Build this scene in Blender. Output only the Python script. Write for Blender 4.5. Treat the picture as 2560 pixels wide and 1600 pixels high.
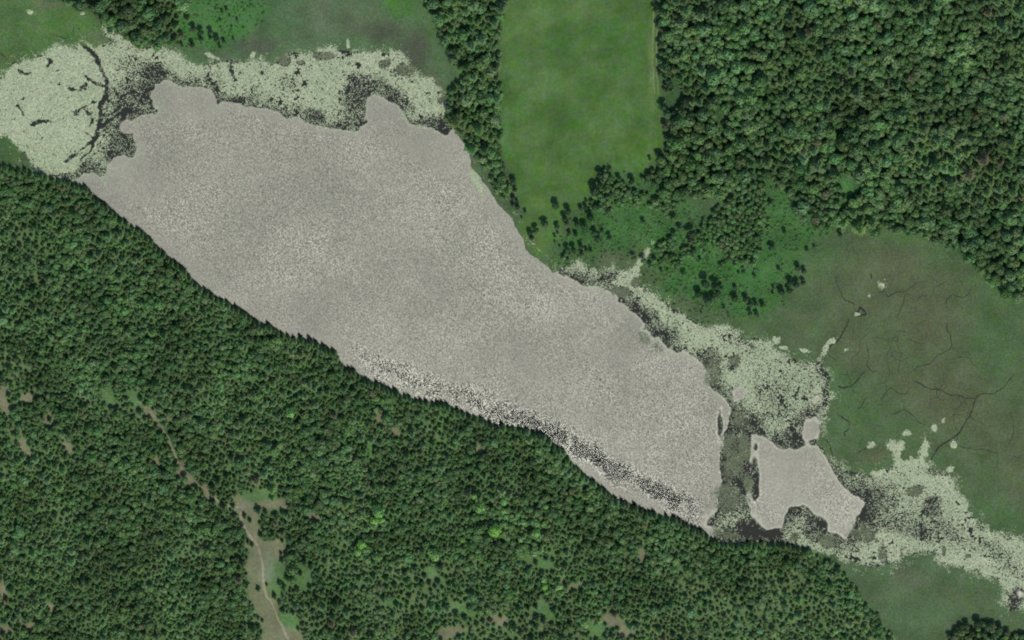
import bpy, math, random
import numpy as np
from mathutils import Vector, Matrix

# ------------------------------------------------------------------ scene, camera, sky, sun
sc = bpy.context.scene
for o in list(bpy.data.objects):
    bpy.data.objects.remove(o, do_unlink=True)
C = sc.collection

S = 0.4                     # metres of ground per photo pixel (the photo is 2560 px wide)
DIST = 36000.0               # the view is taken from very far above
CAM_TILT, CAM_AZ = math.radians(21.0), math.radians(14.0)     # off-nadir, viewer to the north-north-west
to_cam = np.array([-math.sin(CAM_TILT) * math.sin(CAM_AZ), math.sin(CAM_TILT) * math.cos(CAM_AZ), math.cos(CAM_TILT)])
cam_pos = to_cam * DIST
fwd = -to_cam
right = np.cross(fwd, [0, 1, 0]); right /= np.linalg.norm(right)
up = np.cross(right, fwd)
cam = bpy.data.cameras.new("camera")
cam.sensor_width = 36.0
cam.lens = 36.0 * DIST / (2560 * S)
cam.clip_start, cam.clip_end = 1000.0, 200000.0
cam_ob = bpy.data.objects.new("camera", cam)
cam_ob.matrix_world = Matrix(((right[0], up[0], to_cam[0], cam_pos[0]),
                              (right[1], up[1], to_cam[1], cam_pos[1]),
                              (right[2], up[2], to_cam[2], cam_pos[2]), (0, 0, 0, 1)))
C.objects.link(cam_ob)
sc.camera = cam_ob

SUN_ZEN, SUN_AZ = math.radians(28.0), math.radians(19.0)      # sun high in the south-south-east
to_sun = Vector((math.sin(SUN_ZEN) * math.sin(SUN_AZ), -math.sin(SUN_ZEN) * math.cos(SUN_AZ), math.cos(SUN_ZEN)))
world = bpy.data.worlds.new("World"); sc.world = world; world.use_nodes = True
wn = world.node_tree.nodes; wl = world.node_tree.links; wn.clear()
sky = wn.new("ShaderNodeTexSky"); sky.sky_type = 'NISHITA'; sky.sun_disc = False
sky.sun_elevation = math.pi / 2 - SUN_ZEN; sky.sun_rotation = math.pi - SUN_AZ
bg = wn.new("ShaderNodeBackground"); bg.inputs[1].default_value = 0.15
wo = wn.new("ShaderNodeOutputWorld")
wl.new(sky.outputs[0], bg.inputs[0]); wl.new(bg.outputs[0], wo.inputs[0])
sun = bpy.data.lights.new("sun", 'SUN'); sun.energy = 3.6; sun.angle = math.radians(0.53); sun.color = (1.0, 0.985, 0.83)
sun_ob = bpy.data.objects.new("sun", sun); sun_ob.rotation_euler = to_sun.to_track_quat('Z', 'Y').to_euler()
sun_ob.location = to_sun * 2000
C.objects.link(sun_ob)
sc.view_settings.view_transform = 'Standard'; sc.view_settings.look = 'None'
sc.view_settings.exposure = 0.0; sc.view_settings.gamma = 1.0; sc.view_settings.use_curve_mapping = False
sc.cycles.use_denoising = False
sc.cycles.filter_width = 2.0            # the soft look of a satellite sensor
sc.cycles.max_bounces = 4; sc.cycles.diffuse_bounces = 2; sc.cycles.glossy_bounces = 1
sc.cycles.caustics_reflective = False; sc.cycles.caustics_refractive = False

rng = np.random.default_rng(11)
random.seed(11)

# ------------------------------------------------------------------ map helpers
def ground(u, v, z=0.0):
    """map position (photo pixel grid) -> point of the plane at height z"""
    u = np.asarray(u, float); v = np.asarray(v, float)
    a = (u - 1280) * S / DIST; b = (800 - v) * S / DIST
    d = fwd[None] + a.reshape(-1, 1) * right[None] + b.reshape(-1, 1) * up[None]
    z = np.broadcast_to(np.asarray(z, float).reshape(-1), (d.shape[0],))
    t = (z - cam_pos[2]) / d[:, 2]
    return cam_pos[None] + t[:, None] * d

_tabs = {}
def vnoise(u, v, scale, seed):
    if seed not in _tabs:
        _tabs[seed] = np.random.default_rng(seed + 1000).random((256, 256))
    T = _tabs[seed]
    x = np.asarray(u, float) / scale + 37.3; y = np.asarray(v, float) / scale + 91.7
    xi = np.floor(x).astype(int); yi = np.floor(y).astype(int)
    fx = x - xi; fy = y - yi
    fx = fx * fx * (3 - 2 * fx); fy = fy * fy * (3 - 2 * fy)
    a = T[xi % 256, yi % 256]; b = T[(xi + 1) % 256, yi % 256]
    c = T[xi % 256, (yi + 1) % 256]; d = T[(xi + 1) % 256, (yi + 1) % 256]
    return (a * (1 - fx) + b * fx) * (1 - fy) + (c * (1 - fx) + d * fx) * fy

def fbm(u, v, scale, octv=4, seed=0, gain=0.55):
    s = 0; amp = 1; tot = 0
    for k in range(octv):
        s = s + amp * vnoise(u, v, scale / 2 ** k, seed * 13 + k); tot += amp; amp *= gain
    return s / tot          # 0..1, mean .5

def sdf(poly, u, v):
    """signed distance (map px), positive inside"""
    P = np.array(poly, float); u = np.asarray(u, float); v = np.asarray(v, float)
    d2 = np.full(u.shape, 1e18); inside = np.zeros(u.shape, bool)
    for i in range(len(P)):
        ax, ay = P[i]; bx, by = P[(i + 1) % len(P)]
        ex, ey = bx - ax, by - ay; L = ex * ex + ey * ey + 1e-9
        t = np.clip(((u - ax) * ex + (v - ay) * ey) / L, 0, 1)
        d2 = np.minimum(d2, (u - ax - t * ex) ** 2 + (v - ay - t * ey) ** 2)
        if by != ay:
            c = ((ay > v) != (by > v)) & (u < ex * (v - ay) / ey + ax)
            inside ^= c
    d = np.sqrt(d2)
    return np.where(inside, d, -d)

def ldist(line, u, v):
    P = np.array(line, float); u = np.asarray(u, float); v = np.asarray(v, float)
    d2 = np.full(u.shape, 1e18)
    for i in range(len(P) - 1):
        ax, ay = P[i]; bx, by = P[i + 1]
        ex, ey = bx - ax, by - ay; L = ex * ex + ey * ey + 1e-9
        t = np.clip(((u - ax) * ex + (v - ay) * ey) / L, 0, 1)
        d2 = np.minimum(d2, (u - ax - t * ex) ** 2 + (v - ay - t * ey) ** 2)
    return np.sqrt(d2)

def sstep(a, b, x):
    t = np.clip((x - a) / (b - a), 0, 1)
    return t * t * (3 - 2 * t)

def blob(u, v, cx, cy, rx, ry, rot=0.0):
    """1 at the middle, 0 at the rim of an ellipse"""
    c, s = math.cos(math.radians(rot)), math.sin(math.radians(rot))
    du = u - cx; dv = v - cy
    x = (du * c + dv * s) / rx; y = (-du * s + dv * c) / ry
    return 1 - np.sqrt(x * x + y * y)

# ------------------------------------------------------------------ outlines traced as a map
SOUTH_SHORE = [(-320, 395), (-150, 400), (0, 405), (63, 413), (106, 429), (148, 440), (180, 450), (217, 463), (238, 490), (275, 511), (296, 538),
    (328, 556), (352, 569), (376, 590), (402, 617), (429, 643), (450, 656), (466, 675), (492, 710), (529, 731), (566, 752),
    (598, 762), (640, 796), (688, 816), (703, 829), (740, 840), (772, 845), (809, 861), (836, 874), (852, 900), (867, 914),
    (894, 927), (920, 943), (952, 956), (984, 972), (1000, 983), (1037, 989), (1068, 997), (1105, 1001), (1132, 1014),
    (1169, 1030), (1201, 1038), (1227, 1054), (1246, 1062), (1280, 1061), (1327, 1072), (1367, 1088), (1386, 1104),
    (1410, 1122), (1428, 1146), (1444, 1162), (1462, 1183), (1489, 1200), (1513, 1218), (1531, 1237), (1571, 1253),
    (1608, 1269), (1650, 1282), (1687, 1287), (1714, 1303), (1740, 1316), (1767, 1332), (1798, 1348), (1830, 1353),
    (1862, 1352), (1920, 1350), (1973, 1354), (1999, 1361), (2020, 1367)]
SOUTH_SHORE = [(a, b + 6) for a, b in SOUTH_SHORE]
SE_SHORE = [(2040, 1372), (2079, 1378), (2126, 1401), (2171, 1417), (2206, 1412), (2232, 1409), (2261, 1390), (2301, 1380),
    (2333, 1385), (2348, 1401), (2401, 1414), (2444, 1430), (2481, 1446), (2510, 1462), (2517, 1480), (2509, 1504),
    (2523, 1528), (2539, 1525), (2580, 1510), (2680, 1520), (2860, 1560)]
NE_SHORE = [(2860, 1440), (2640, 1390), (2560, 1364), (2539, 1340), (2486, 1340), (2444, 1311), (2423, 1277), (2407, 1261), (2409, 1240),
    (2385, 1208), (2370, 1181), (2333, 1181), (2317, 1165), (2264, 1160), (2232, 1166), (2211, 1176), (2174, 1186), (2137, 1181),
    (2095, 1162), (2068, 1144), (2060, 1123), (2040, 1109), (2050, 1080), (2047, 1064), (2063, 1043), (2077, 996), (2065, 972),
    (2077, 948), (2068, 932), (2052, 908), (2026, 906), (1997, 908), (1968, 885), (1925, 879), (1920, 853), (1888, 845),
    (1862, 853), (1841, 829), (1793, 816), (1767, 821), (1730, 800), (1708, 784), (1687, 776), (1666, 757), (1632, 733),
    (1608, 717), (1592, 694), (1581, 678), (1555, 675), (1523, 675), (1486, 680), (1470, 665), (1444, 654), (1425, 659),
    (1396, 678), (1383, 680), (1373, 667), (1351, 654), (1322, 635), (1306, 601), (1293, 572), (1280, 548), (1259, 527),
    (1240, 500), (1222, 477), (1203, 445), (1180, 416), (1177, 400), (1166, 370), (1153, 349), (1137, 328), (1140, 317),
    (1132, 291), (1116, 259), (1100, 227), (1090, 204), (1053, 193), (1026, 190), (1016, 164), (1005, 140), (984, 130),
    (968, 134), (926, 130), (894, 132), (868, 130), (825, 125), (772, 134), (735, 132), (714, 134), (693, 153), (674, 162),
    (651, 152), (635, 159), (608, 156), (577, 148), (529, 156), (497, 169), (455, 159), (447, 140), (423, 122), (392, 114),
    (357, 124), (331, 108), (299, 90), (280, 77), (262, 62), (257, 63), (262, 82), (280, 106), (254, 114), (238, 124),
    (212, 111), (175, 124), (143, 116), (116, 135), (90, 143), (53, 156), (29, 158), (32, 175), (8, 190), (-14, 240),
    (-20, 300), (0, 331), (21, 336), (40, 360), (58, 381), (69, 400)]
LAKE = SOUTH_SHORE[4:] + SE_SHORE + NE_SHORE

OPEN_MAIN = [(391, 212), (440, 222), (490, 226), (515, 236), (526, 284), (545, 286), (561, 270), (600, 272), (635, 280), (690, 292),
    (730, 307), (794, 328), (857, 349), (905, 352), (915, 318), (930, 290), (924, 262), (921, 247), (938, 246), (974, 265),
    (1000, 300), (1016, 320), (1060, 330), (1111, 343), (1150, 345), (1230, 360), (1330, 560), (1390, 688), (1450, 725),
    (1513, 743), (1560, 775), (1590, 800), (1600, 830), (1640, 852), (1665, 880), (1700, 890), (1735, 910), (1752, 935),
    (1767, 962), (1799, 1000), (1815, 1035), (1806, 1060), (1800, 1110), (1788, 1160), (1786, 1220), (1790, 1255), (1770, 1310),
    (1770, 1420), (1300, 1300), (700, 1000), (250, 620), (190, 470), (215, 440), (262, 446), (318, 425), (344, 395), (345, 340),
    (350, 305), (380, 295), (412, 288), (400, 262), (385, 238)]
OPEN_EAST = [(1889, 1090), (1915, 1108), (1945, 1135), (1985, 1132), (2042, 1122), (2062, 1150), (2074, 1175), (2090, 1206), (2120, 1235), (2150, 1262),
    (2138, 1305), (2112, 1340), (2080, 1320), (2050, 1285), (2020, 1262), (1992, 1258), (1968, 1268), (1950, 1310), (1920, 1312), (1884, 1296), (1878, 1249), (1889, 1164)]
OPEN_SMALL = [(2036, 1002, 15, 26, 15), (2030, 1085, 20, 26, 20), (1850, 985, 26, 22, 30), (2550, 1482, 22, 26, -30), (258, 199, 6, 7, 0), (275, 218, 6, 10, -40),
    (318, 320, 26, 22, 0), (300, 405, 30, 14, -20)]

FIELD = [(1250, -320), (1636, -320), (1640, 0), (1641, 170), (1652, 230), (1655, 300), (1662, 365), (1640, 395), (1612, 425), (1560, 432), (1500, 420),
    (1478, 455), (1470, 505), (1440, 520), (1412, 545), (1395, 590), (1365, 625), (1350, 648), (1325, 635), (1306, 595), (1296, 560), (1312, 535), (1296, 500),
    (1284, 455), (1266, 400), (1252, 360), (1250, 200)]
MARSH_NW = [(-320, -320), (40, -320), (110, 0), (160, 12), (235, 40), (262, 66), (280, 105), (210, 118), (100, 150), (20, 190), (-320, 260)]
MARSH_W = [(-320, 320), (0, 330), (45, 350), (70, 402), (40, 406), (-320, 398)]
MARSH_N = [(610, -320), (1045, -320), (1060, 30), (1095, 95), (1140, 130), (1150, 185), (1110, 215), (1140, 320), (1000, 260), (560, 200), (455, 172), (440, 118), (520, 132), (610, 120), (660, 70), (640, 0)]
SCRUB_N = [(465, -320), (660, -320), (665, 20), (650, 60), (610, 108), (545, 128), (440, 112), (440, 60), (470, 35)]
MARSH_E = [(1650, 770), (1700, 740), (1850, 790), (1950, 770), (2000, 690), (2010, 640), (2060, 590), (2140, 575), (2240, 580), (2330, 595), (2400, 640), (2470, 720), (2530, 760), (2860, 770), (2860, 1460), (2560, 1400),
    (2350, 1300), (2000, 1200), (1950, 920), (1800, 860)]
MARSH_E_BROWN = [(1990, 800), (2060, 740), (2080, 670), (2140, 625), (2230, 625), (2320, 640), (2380, 680), (2420, 760), (2430, 850), (2480, 950), (2540, 1000), (2620, 1050), (2620, 1220), (2560, 1260), (2500, 1230), (2440, 1180), (2360, 1090), (2290, 1030), (2200, 960), (2110, 930), (2060, 850)]
MARSH_SE = [(2036, 1372), (2063, 1390), (2089, 1409), (2113, 1425), (2132, 1451), (2150, 1480), (2174, 1512), (2203, 1531), (2206, 1554), (2232, 1570), (2240, 1640), (2380, 1640), (2385, 1580), (2420, 1560), (2500, 1560), (2560, 1580), (2860, 1600), (2860, 1500), (2400, 1380)]
SCRUB_E = [(1420, 560), (1470, 505), (1500, 420), (1560, 432), (1612, 425), (1662, 440), (1700, 490), (1760, 560), (1800, 520), (1880, 470), (1950, 430), (2060, 430), (2120, 520), (2090, 575), (2030, 600), (2000, 650), (1990, 700), (1940, 770), (1850, 795), (1740, 790), (1660, 740), (1610, 690), (1620, 620), (1560, 640), (1480, 650), (1400, 660), (1370, 640)]
SOUTH_FOREST = [(a, b + 3) for a, b in SOUTH_SHORE] + [(2039, 1377), (2063, 1392), (2089, 1412), (2113, 1428), (2132, 1454), (2150, 1484), (2174, 1516), (2200, 1535), (2204, 1558), (2230, 1574), (2237, 1640), (2300, 1920), (-320, 1920)]
NE_FOREST = [(1648, -320), (1648, 150), (1660, 230), (1664, 300), (1668, 370), (1640, 410), (1600, 440), (1660, 470), (1760, 500), (1840, 470), (1900, 440), (1960, 480), (2000, 540), (2060, 545), (2100, 560), (2180, 568), (2260, 572), (2330, 592), (2390, 625), (2440, 670), (2490, 715), (2560, 745), (2860, 760), (2860, -320)]
NORTH_WOOD = [(110, -320), (120, -12), (200, 10), (235, 30), (262, 58), (300, 80), (335, 104), (380, 108), (430, 108), (435, 60), (465, 36), (478, 0), (478, -320)]
BELT = [(1052, -320), (1056, 20), (1090, 60), (1105, 110), (1140, 150), (1165, 180), (1130, 200), (1112, 215), (1124, 280), (1150, 330), (1180, 380), (1205, 405), (1222, 440), (1246, 478), (1268, 486), (1264, 440), (1248, 390), (1246, 300), (1244, 150), (1248, 0), (1248, -320)]
SE_WOOD = [(2372, 1640), (2372, 1590), (2400, 1568), (2450, 1550), (2510, 1560), (2560, 1585), (2860, 1620), (2860, 1920), (2300, 1920)]

CLEARING = [(590, 1237), (640, 1228), (720, 1250), (700, 1266), (650, 1272), (640, 1300), (655, 1350), (700, 1345), (705, 1400), (690, 1440), (690, 1500), (712, 1540), (745, 1580), (760, 1640), (655, 1660), (660, 1590), (640, 1530), (617, 1480), (612, 1400), (625, 1340), (600, 1290)]
GLADES = [  # bare earth (d) or grass (g) openings of the south forest: cx, cy, rx, ry, rot, kind
    (8, 995, 16, 34, -15, 'd'), (75, 985, 34, 12, -12, 'd'), (118, 1045, 14, 20, 10, 'd'), (212, 990, 24, 9, 10, 'd'), (270, 985, 15, 28, -8, 'g'),
    (335, 988, 14, 22, -20, 'g'), (372, 1022, 9, 28, -40, 'd'), (395, 1060, 10, 22, -20, 'd'), (420, 1045, 8, 20, 20, 'd'), (390, 1145, 7, 18, -20, 'd'),
    (448, 1165, 10, 22, 30, 'd'), (470, 1195, 16, 12, 30, 'd'), (520, 1230, 10, 30, -40, 'd'), (944, 1040, 11, 24, -25, 'd'), (985, 1072, 20, 8, 25, 'd'),
    (925, 1120, 8, 26, 0, 'g'), (700, 1262, 34, 6, 4, 'd'), (775, 1285, 24, 10, 20, 'd'), (1345, 1400, 44, 14, 20, 'g'), (1360, 1525, 36, 20, 30, 'g'),
    (1440, 1462, 22, 10, -20, 'd'), (1535, 1550, 34, 16, 25, 'd'), (1570, 1580, 24, 10, 20, 'd'), (1490, 1570, 22, 18, 0, 'g'), (1600, 1385, 8, 16, 10, 'd'),
    (1405, 1450, 10, 10, 0, 'd'), (722, 1548, 26, 18, 20, 'g'), (690, 1440, 26, 40, 10, 'g'), (760, 1440, 24, 30, 0, 'g'), (70, 1555, 22, 12, 20, 'd'), (10, 1470, 10, 30, 0, 'd'),
    (15, 1570, 22, 16, 20, 'd'), (120, 1520, 10, 16, -20, 'd'), (170, 1110, 12, 16, 0, 'd'), (1160, 1525, 30, 12, 20, 'g'), (1200, 1120, 8, 14, 30, 'd'), (60, 1115, 12, 24, -20, 'd'),
    (640, 1235, 34, 14, 0, 'g'), (980, 1500, 26, 12, 0, 'g'), (1075, 1425, 20, 10, 20, 'g'), (620, 950, 14, 10, -20, 'g'), (1250, 1545, 20, 12, 20, 'd'), (1120, 1580, 40, 10, -15, 'd')]
DEPOT_TRACK = [(612, 1262), (600, 1280), (606, 1305), (622, 1330), (640, 1352), (648, 1375), (652, 1400), (655, 1440), (660, 1470), (672, 1495), (686, 1520), (698, 1550), (712, 1580), (728, 1612), (745, 1680)]
WOOD_TRACK = [(345, 1000), (372, 1022), (392, 1052), (420, 1085), (430, 1120), (448, 1160), (470, 1195), (500, 1212), (528, 1238), (560, 1258), (590, 1262), (612, 1268)]

# ------------------------------------------------------------------ materials
def mat(name):
    m = bpy.data.materials.new(name); m.use_nodes = True
    nt = m.node_tree
    return m, nt, nt.nodes["Principled BSDF"], nt.links

def N(nt, kind, **kw):
    n = nt.nodes.new(kind)
    for k, v in kw.items():
        setattr(n, k, v)
    return n

def noise_fac(nt, coord, scale, detail=3, rough=.6, distortion=0.0):
    n = N(nt, "ShaderNodeTexNoise"); n.inputs["Scale"].default_value = scale
    n.inputs["Detail"].default_value = detail; n.inputs["Roughness"].default_value = rough
    n.inputs["Distortion"].default_value = distortion
    nt.links.new(coord, n.inputs["Vector"])
    return n.outputs["Fac"]

def rampm(nt, fac, a, b, lo, hi):
    n = N(nt, "ShaderNodeMapRange"); n.inputs[1].default_value = a; n.inputs[2].default_value = b
    n.inputs[3].default_value = lo; n.inputs[4].default_value = hi
    nt.links.new(fac, n.inputs[0]); return n.outputs[0]

def mathn(nt, op, a, b=None, clamp=False):
    n = N(nt, "ShaderNodeMath", operation=op); n.use_clamp = clamp
    for k, x in enumerate((a, b)):
        if x is None: continue
        if isinstance(x, (int, float)): n.inputs[k].default_value = x
        else: nt.links.new(x, n.inputs[k])
    return n.outputs[0]

def mixc(nt, fac, a, b, blend='MIX'):
    n = N(nt, "ShaderNodeMix", data_type='RGBA', blend_type=blend)
    for k, x in ((0, fac), (6, a), (7, b)):
        if isinstance(x, (int, float)): n.inputs[k].default_value = x
        elif isinstance(x, tuple): n.inputs[k].default_value = (*x, 1)
        else: nt.links.new(x, n.inputs[k])
    return n.outputs[2]

def ground_material(name, fine, coarse, fine_scale=.45, spec=.1, streak=0.0):
    """soil and grass: the surface colour of the sheet times patchy growth at two sizes"""
    m, nt, bs, L = mat(name)
    tc = N(nt, "ShaderNodeTexCoord").outputs["Object"]
    at = N(nt, "ShaderNodeAttribute", attribute_name="tint").outputs["Color"]
    f1 = rampm(nt, noise_fac(nt, tc, fine_scale, 4, .75), .3, .7, 1 - fine, 1 + fine)
    f2 = rampm(nt, noise_fac(nt, tc, .035, 4, .6), .3, .7, 1 - coarse, 1 + coarse)
    f = mathn(nt, 'MULTIPLY', f1, f2)
    if streak:
        mp = N(nt, "ShaderNodeMapping"); mp.inputs["Scale"].default_value = (.35, .02, 1); L.new(tc, mp.inputs["Vector"])
        f = mathn(nt, 'MULTIPLY', f, rampm(nt, noise_fac(nt, mp.outputs[0], 1.0, 3, .6), .3, .7, 1 - streak, 1 + streak))
    hue = noise_fac(nt, tc, .06, 3, .6)
    c = mixc(nt, 1.0, at, f, 'MULTIPLY')
    comb = N(nt, "ShaderNodeHueSaturation")
    L.new(rampm(nt, hue, .3, .7, .486, .514), comb.inputs["Hue"]); L.new(c, comb.inputs["Color"])
    L.new(rampm(nt, noise_fac(nt, tc, .09, 3, .6), .3, .7, .8, 1.12), comb.inputs["Saturation"])
    L.new(comb.outputs[0], bs.inputs["Base Color"])
    bs.inputs["Roughness"].default_value = .95; bs.inputs["Specular IOR Level"].default_value = spec
    bp = N(nt, "ShaderNodeBump"); bp.inputs["Strength"].default_value = .6; bp.inputs["Distance"].default_value = .5
    L.new(noise_fac(nt, tc, .9, 3, .7), bp.inputs["Height"]); L.new(bp.outputs[0], bs.inputs["Normal"])
    return m

M_FLOOR = ground_material("forest floor", .4, .25)
M_FIELD = ground_material("mown grass", .2, .24, .3, streak=.035)
M_MARSH = ground_material("marsh sedge", .36, .22, .45)
M_DIRT = ground_material("bare sandy earth", .22, .22, .3)
M_BED = ground_material("lake bed mud", .1, .1)

def foliage(name, col, var=.35, hue=.03, stand=.3):
    """leaves: per-tree and per-stand variation of one foliage colour"""
    m, nt, bs, L = mat(name)
    oi = N(nt, "ShaderNodeObjectInfo")
    geo = N(nt, "ShaderNodeNewGeometry").outputs["Position"]
    r = rampm(nt, oi.outputs["Random"], 0, 1, 1 - var, 1 + var)
    s = rampm(nt, noise_fac(nt, oi.outputs["Location"], .016, 4, .6), .32, .68, 1 - stand, 1 + stand)
    f = rampm(nt, noise_fac(nt, geo, .8, 2, .6), .3, .7, .8, 1.2)
    k = mathn(nt, 'MULTIPLY', mathn(nt, 'MULTIPLY', r, s), f)
    c = mixc(nt, 1.0, col, k, 'MULTIPLY')
    h = N(nt, "ShaderNodeHueSaturation")
    rr = mathn(nt, 'FRACT', mathn(nt, 'MULTIPLY', oi.outputs["Random"], 37.7))
    L.new(rampm(nt, rr, 0, 1, .5 - hue, .5 + hue), h.inputs["Hue"]); L.new(c, h.inputs["Color"])
    L.new(rampm(nt, mathn(nt, 'FRACT', mathn(nt, 'MULTIPLY', oi.outputs["Random"], 91.3)), 0, 1, .84, 1.06), h.inputs["Saturation"])
    dead = rampm(nt, mathn(nt, 'FRACT', mathn(nt, 'MULTIPLY', oi.outputs["Random"], 173.1)), .985, .99, 0, .6)
    hc = mixc(nt, dead, h.outputs[0], (.2, .15, .1))
    L.new(hc, bs.inputs["Base Color"])
    tr = N(nt, "ShaderNodeBsdfTranslucent"); L.new(hc, tr.inputs["Color"])
    mx = N(nt, "ShaderNodeMixShader"); mx.inputs[0].default_value = .42
    out = nt.nodes["Material Output"]
    L.new(bs.outputs[0], mx.inputs[1]); L.new(tr.outputs[0], mx.inputs[2]); L.new(mx.outputs[0], out.inputs["Surface"])
    bs.inputs["Roughness"].default_value = .75; bs.inputs["Specular IOR Level"].default_value = .12
    return m

M_CONIFER = foliage("conifer needles", (.124, .215, .076), .28, .025, .36)
M_BROAD = foliage("broadleaf foliage", (.154, .276, .102), .24, .025, .36)
M_BROAD_DARK = foliage("dark broadleaf foliage", (.074, .132, .064), .25, .03, .15)
M_LIME = foliage("bright lime foliage", (.26, .5, .13), .12, .02, .1)
M_SHRUB = foliage("shrub foliage", (.15, .27, .1), .35, .03, .3)

def plain(name, col, rough=.9):
    m, nt, bs, L = mat(name)
    tc = N(nt, "ShaderNodeTexCoord").outputs["Object"]
    f = rampm(nt, noise_fac(nt, tc, 3.0, 3, .7), .3, .7, .7, 1.3)
    L.new(mixc(nt, 1.0, col, f, 'MULTIPLY'), bs.inputs["Base Color"]); bs.inputs["Roughness"].default_value = rough
    return m
M_BARK = plain("bark", (.11, .085, .06))

def water_material():
    m, nt, bs, L = mat("wind-rippled lake water")
    tc = N(nt, "ShaderNodeTexCoord").outputs["Object"]
    wind = N(nt, "ShaderNodeAttribute", attribute_name="wind").outputs["Fac"]      # 0 sheltered and still, 1 open to the wind
    chop = N(nt, "ShaderNodeAttribute", attribute_name="chop").outputs["Fac"]      # height of the short waves
    bs.inputs["Base Color"].default_value = (.002, .006, .003, 1)
    bs.inputs["IOR"].default_value = 1.333
    patch = rampm(nt, noise_fac(nt, tc, .012, 4, .6), .3, .7, -.03, .03)
    r = mathn(nt, 'ADD', mathn(nt, 'MULTIPLY', wind, .292), .03)
    r2 = mathn(nt, 'ADD', r, mathn(nt, 'MULTIPLY', patch, wind))
    L.new(r2, bs.inputs["Roughness"])
    mp = N(nt, "ShaderNodeMapping"); mp.inputs["Rotation"].default_value = (0, 0, .7); mp.inputs["Scale"].default_value = (1.0, .8, 1)
    L.new(tc, mp.inputs["Vector"])
    def facets(scale, detail):
        n = N(nt, "ShaderNodeTexNoise"); n.inputs["Scale"].default_value = scale; n.inputs["Detail"].default_value = detail; n.inputs["Roughness"].default_value = .6
        L.new(mp.outputs[0], n.inputs["Vector"])
        v = N(nt, "ShaderNodeVectorMath", operation='SUBTRACT'); L.new(n.outputs["Color"], v.inputs[0]); v.inputs[1].default_value = (.5, .5, .5)
        return v.outputs[0]
    tilt = N(nt, "ShaderNodeVectorMath", operation='SCALE'); L.new(facets(.9, 2), tilt.inputs[0])
    L.new(mathn(nt, 'MULTIPLY', chop, .23), tilt.inputs["Scale"])
    flat = N(nt, "ShaderNodeVectorMath", operation='MULTIPLY'); L.new(tilt.outputs[0], flat.inputs[0]); flat.inputs[1].default_value = (1, 1, 0)
    geo = N(nt, "ShaderNodeNewGeometry")
    ad = N(nt, "ShaderNodeVectorMath", operation='ADD'); L.new(geo.outputs["Normal"], ad.inputs[0]); L.new(flat.outputs[0], ad.inputs[1])
    nn = N(nt, "ShaderNodeVectorMath", operation='NORMALIZE'); L.new(ad.outputs[0], nn.inputs[0]); L.new(nn.outputs[0], bs.inputs["Normal"])
    return m
M_WATER = water_material()

def still_water():
    m, nt, bs, L = mat("peaty still water")
    bs.inputs["Base Color"].default_value = (.003, .006, .004, 1); bs.inputs["Roughness"].default_value = .03; bs.inputs["IOR"].default_value = 1.333
    return m
M_RILL = still_water()

def mat_of_leaves(name, col, col2, var):
    m, nt, bs, L = mat(name)
    tc = N(nt, "ShaderNodeTexCoord").outputs["Object"]
    at = N(nt, "ShaderNodeAttribute", attribute_name="shade").outputs["Fac"]
    c = mixc(nt, rampm(nt, noise_fac(nt, tc, .03, 4, .65), .35, .65, 0, 1), col, col2)
    f = mathn(nt, 'MULTIPLY', rampm(nt, at, 0, 1, 1 - var, 1 + var), rampm(nt, noise_fac(nt, tc, .35, 3, .7), .3, .7, .88, 1.1))
    L.new(mixc(nt, 1.0, c, f, 'MULTIPLY'), bs.inputs["Base Color"])
    bs.inputs["Roughness"].default_value = .7; bs.inputs["Specular IOR Level"].default_value = .25
    return m
M_PADS = mat_of_leaves("pale floating leaves", (.248, .296, .182), (.295, .325, .212), .26)
M_WEED = mat_of_leaves("olive water weed", (.1, .112, .062), (.07, .088, .052), .4)

# ------------------------------------------------------------------ object helpers
def mesh_np(name, verts, faces, nper, material=None, smooth=False):
    me = bpy.data.meshes.new(name)
    verts = np.asarray(verts, np.float32); faces = np.asarray(faces, np.int32)
    nf = len(faces)
    me.vertices.add(len(verts)); me.vertices.foreach_set("co", verts.ravel())
    me.loops.add(nf * nper); me.loops.foreach_set("vertex_index", faces.ravel())
    me.polygons.add(nf)
    me.polygons.foreach_set("loop_start", np.arange(0, nf * nper, nper, dtype=np.int32))
    me.polygons.foreach_set("loop_total", np.full(nf, nper, np.int32))
    if smooth: me.polygons.foreach_set("use_smooth", np.ones(nf, bool))
    me.update(calc_edges=True)
    if material: me.materials.append(material)
    return me

def add_attr(me, name, kind, values, domain='POINT'):
    a = me.attributes.new(name, kind, domain)
    key = {'FLOAT': 'value', 'INT': 'value', 'FLOAT_COLOR': 'color', 'FLOAT_VECTOR': 'vector'}[kind]
    a.data.foreach_set(key, np.asarray(values, np.int32 if kind == 'INT' else np.float32).ravel())

def link(name, me, parent=None, label=None, cat=None, group=None, kind=None):
    o = bpy.data.objects.new(name, me); C.objects.link(o)
    if parent is not None: o.parent = parent
    for k, x in (("label", label), ("category", cat), ("group", group), ("kind", kind)):
        if x: o[k] = x
    return o

# ------------------------------------------------------------------ terrain raster
STEP = 5
GU = np.arange(-320, 2861, STEP); GV = np.arange(-320, 1921, STEP)
UU, VV = np.meshgrid(GU, GV)           # rows = v
nz = fbm(UU, VV, 60, 4, 1) - .5
nz2 = fbm(UU, VV, 26, 3, 2) - .5
WU, WV = UU + nz * 26, VV + nz2 * 20   # ragged borders
sd_lake = sdf(LAKE, UU, VV) + (fbm(UU, VV, 18, 3, 3) - .5) * 12
forest_s = sdf(SOUTH_FOREST, UU, VV)

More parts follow.
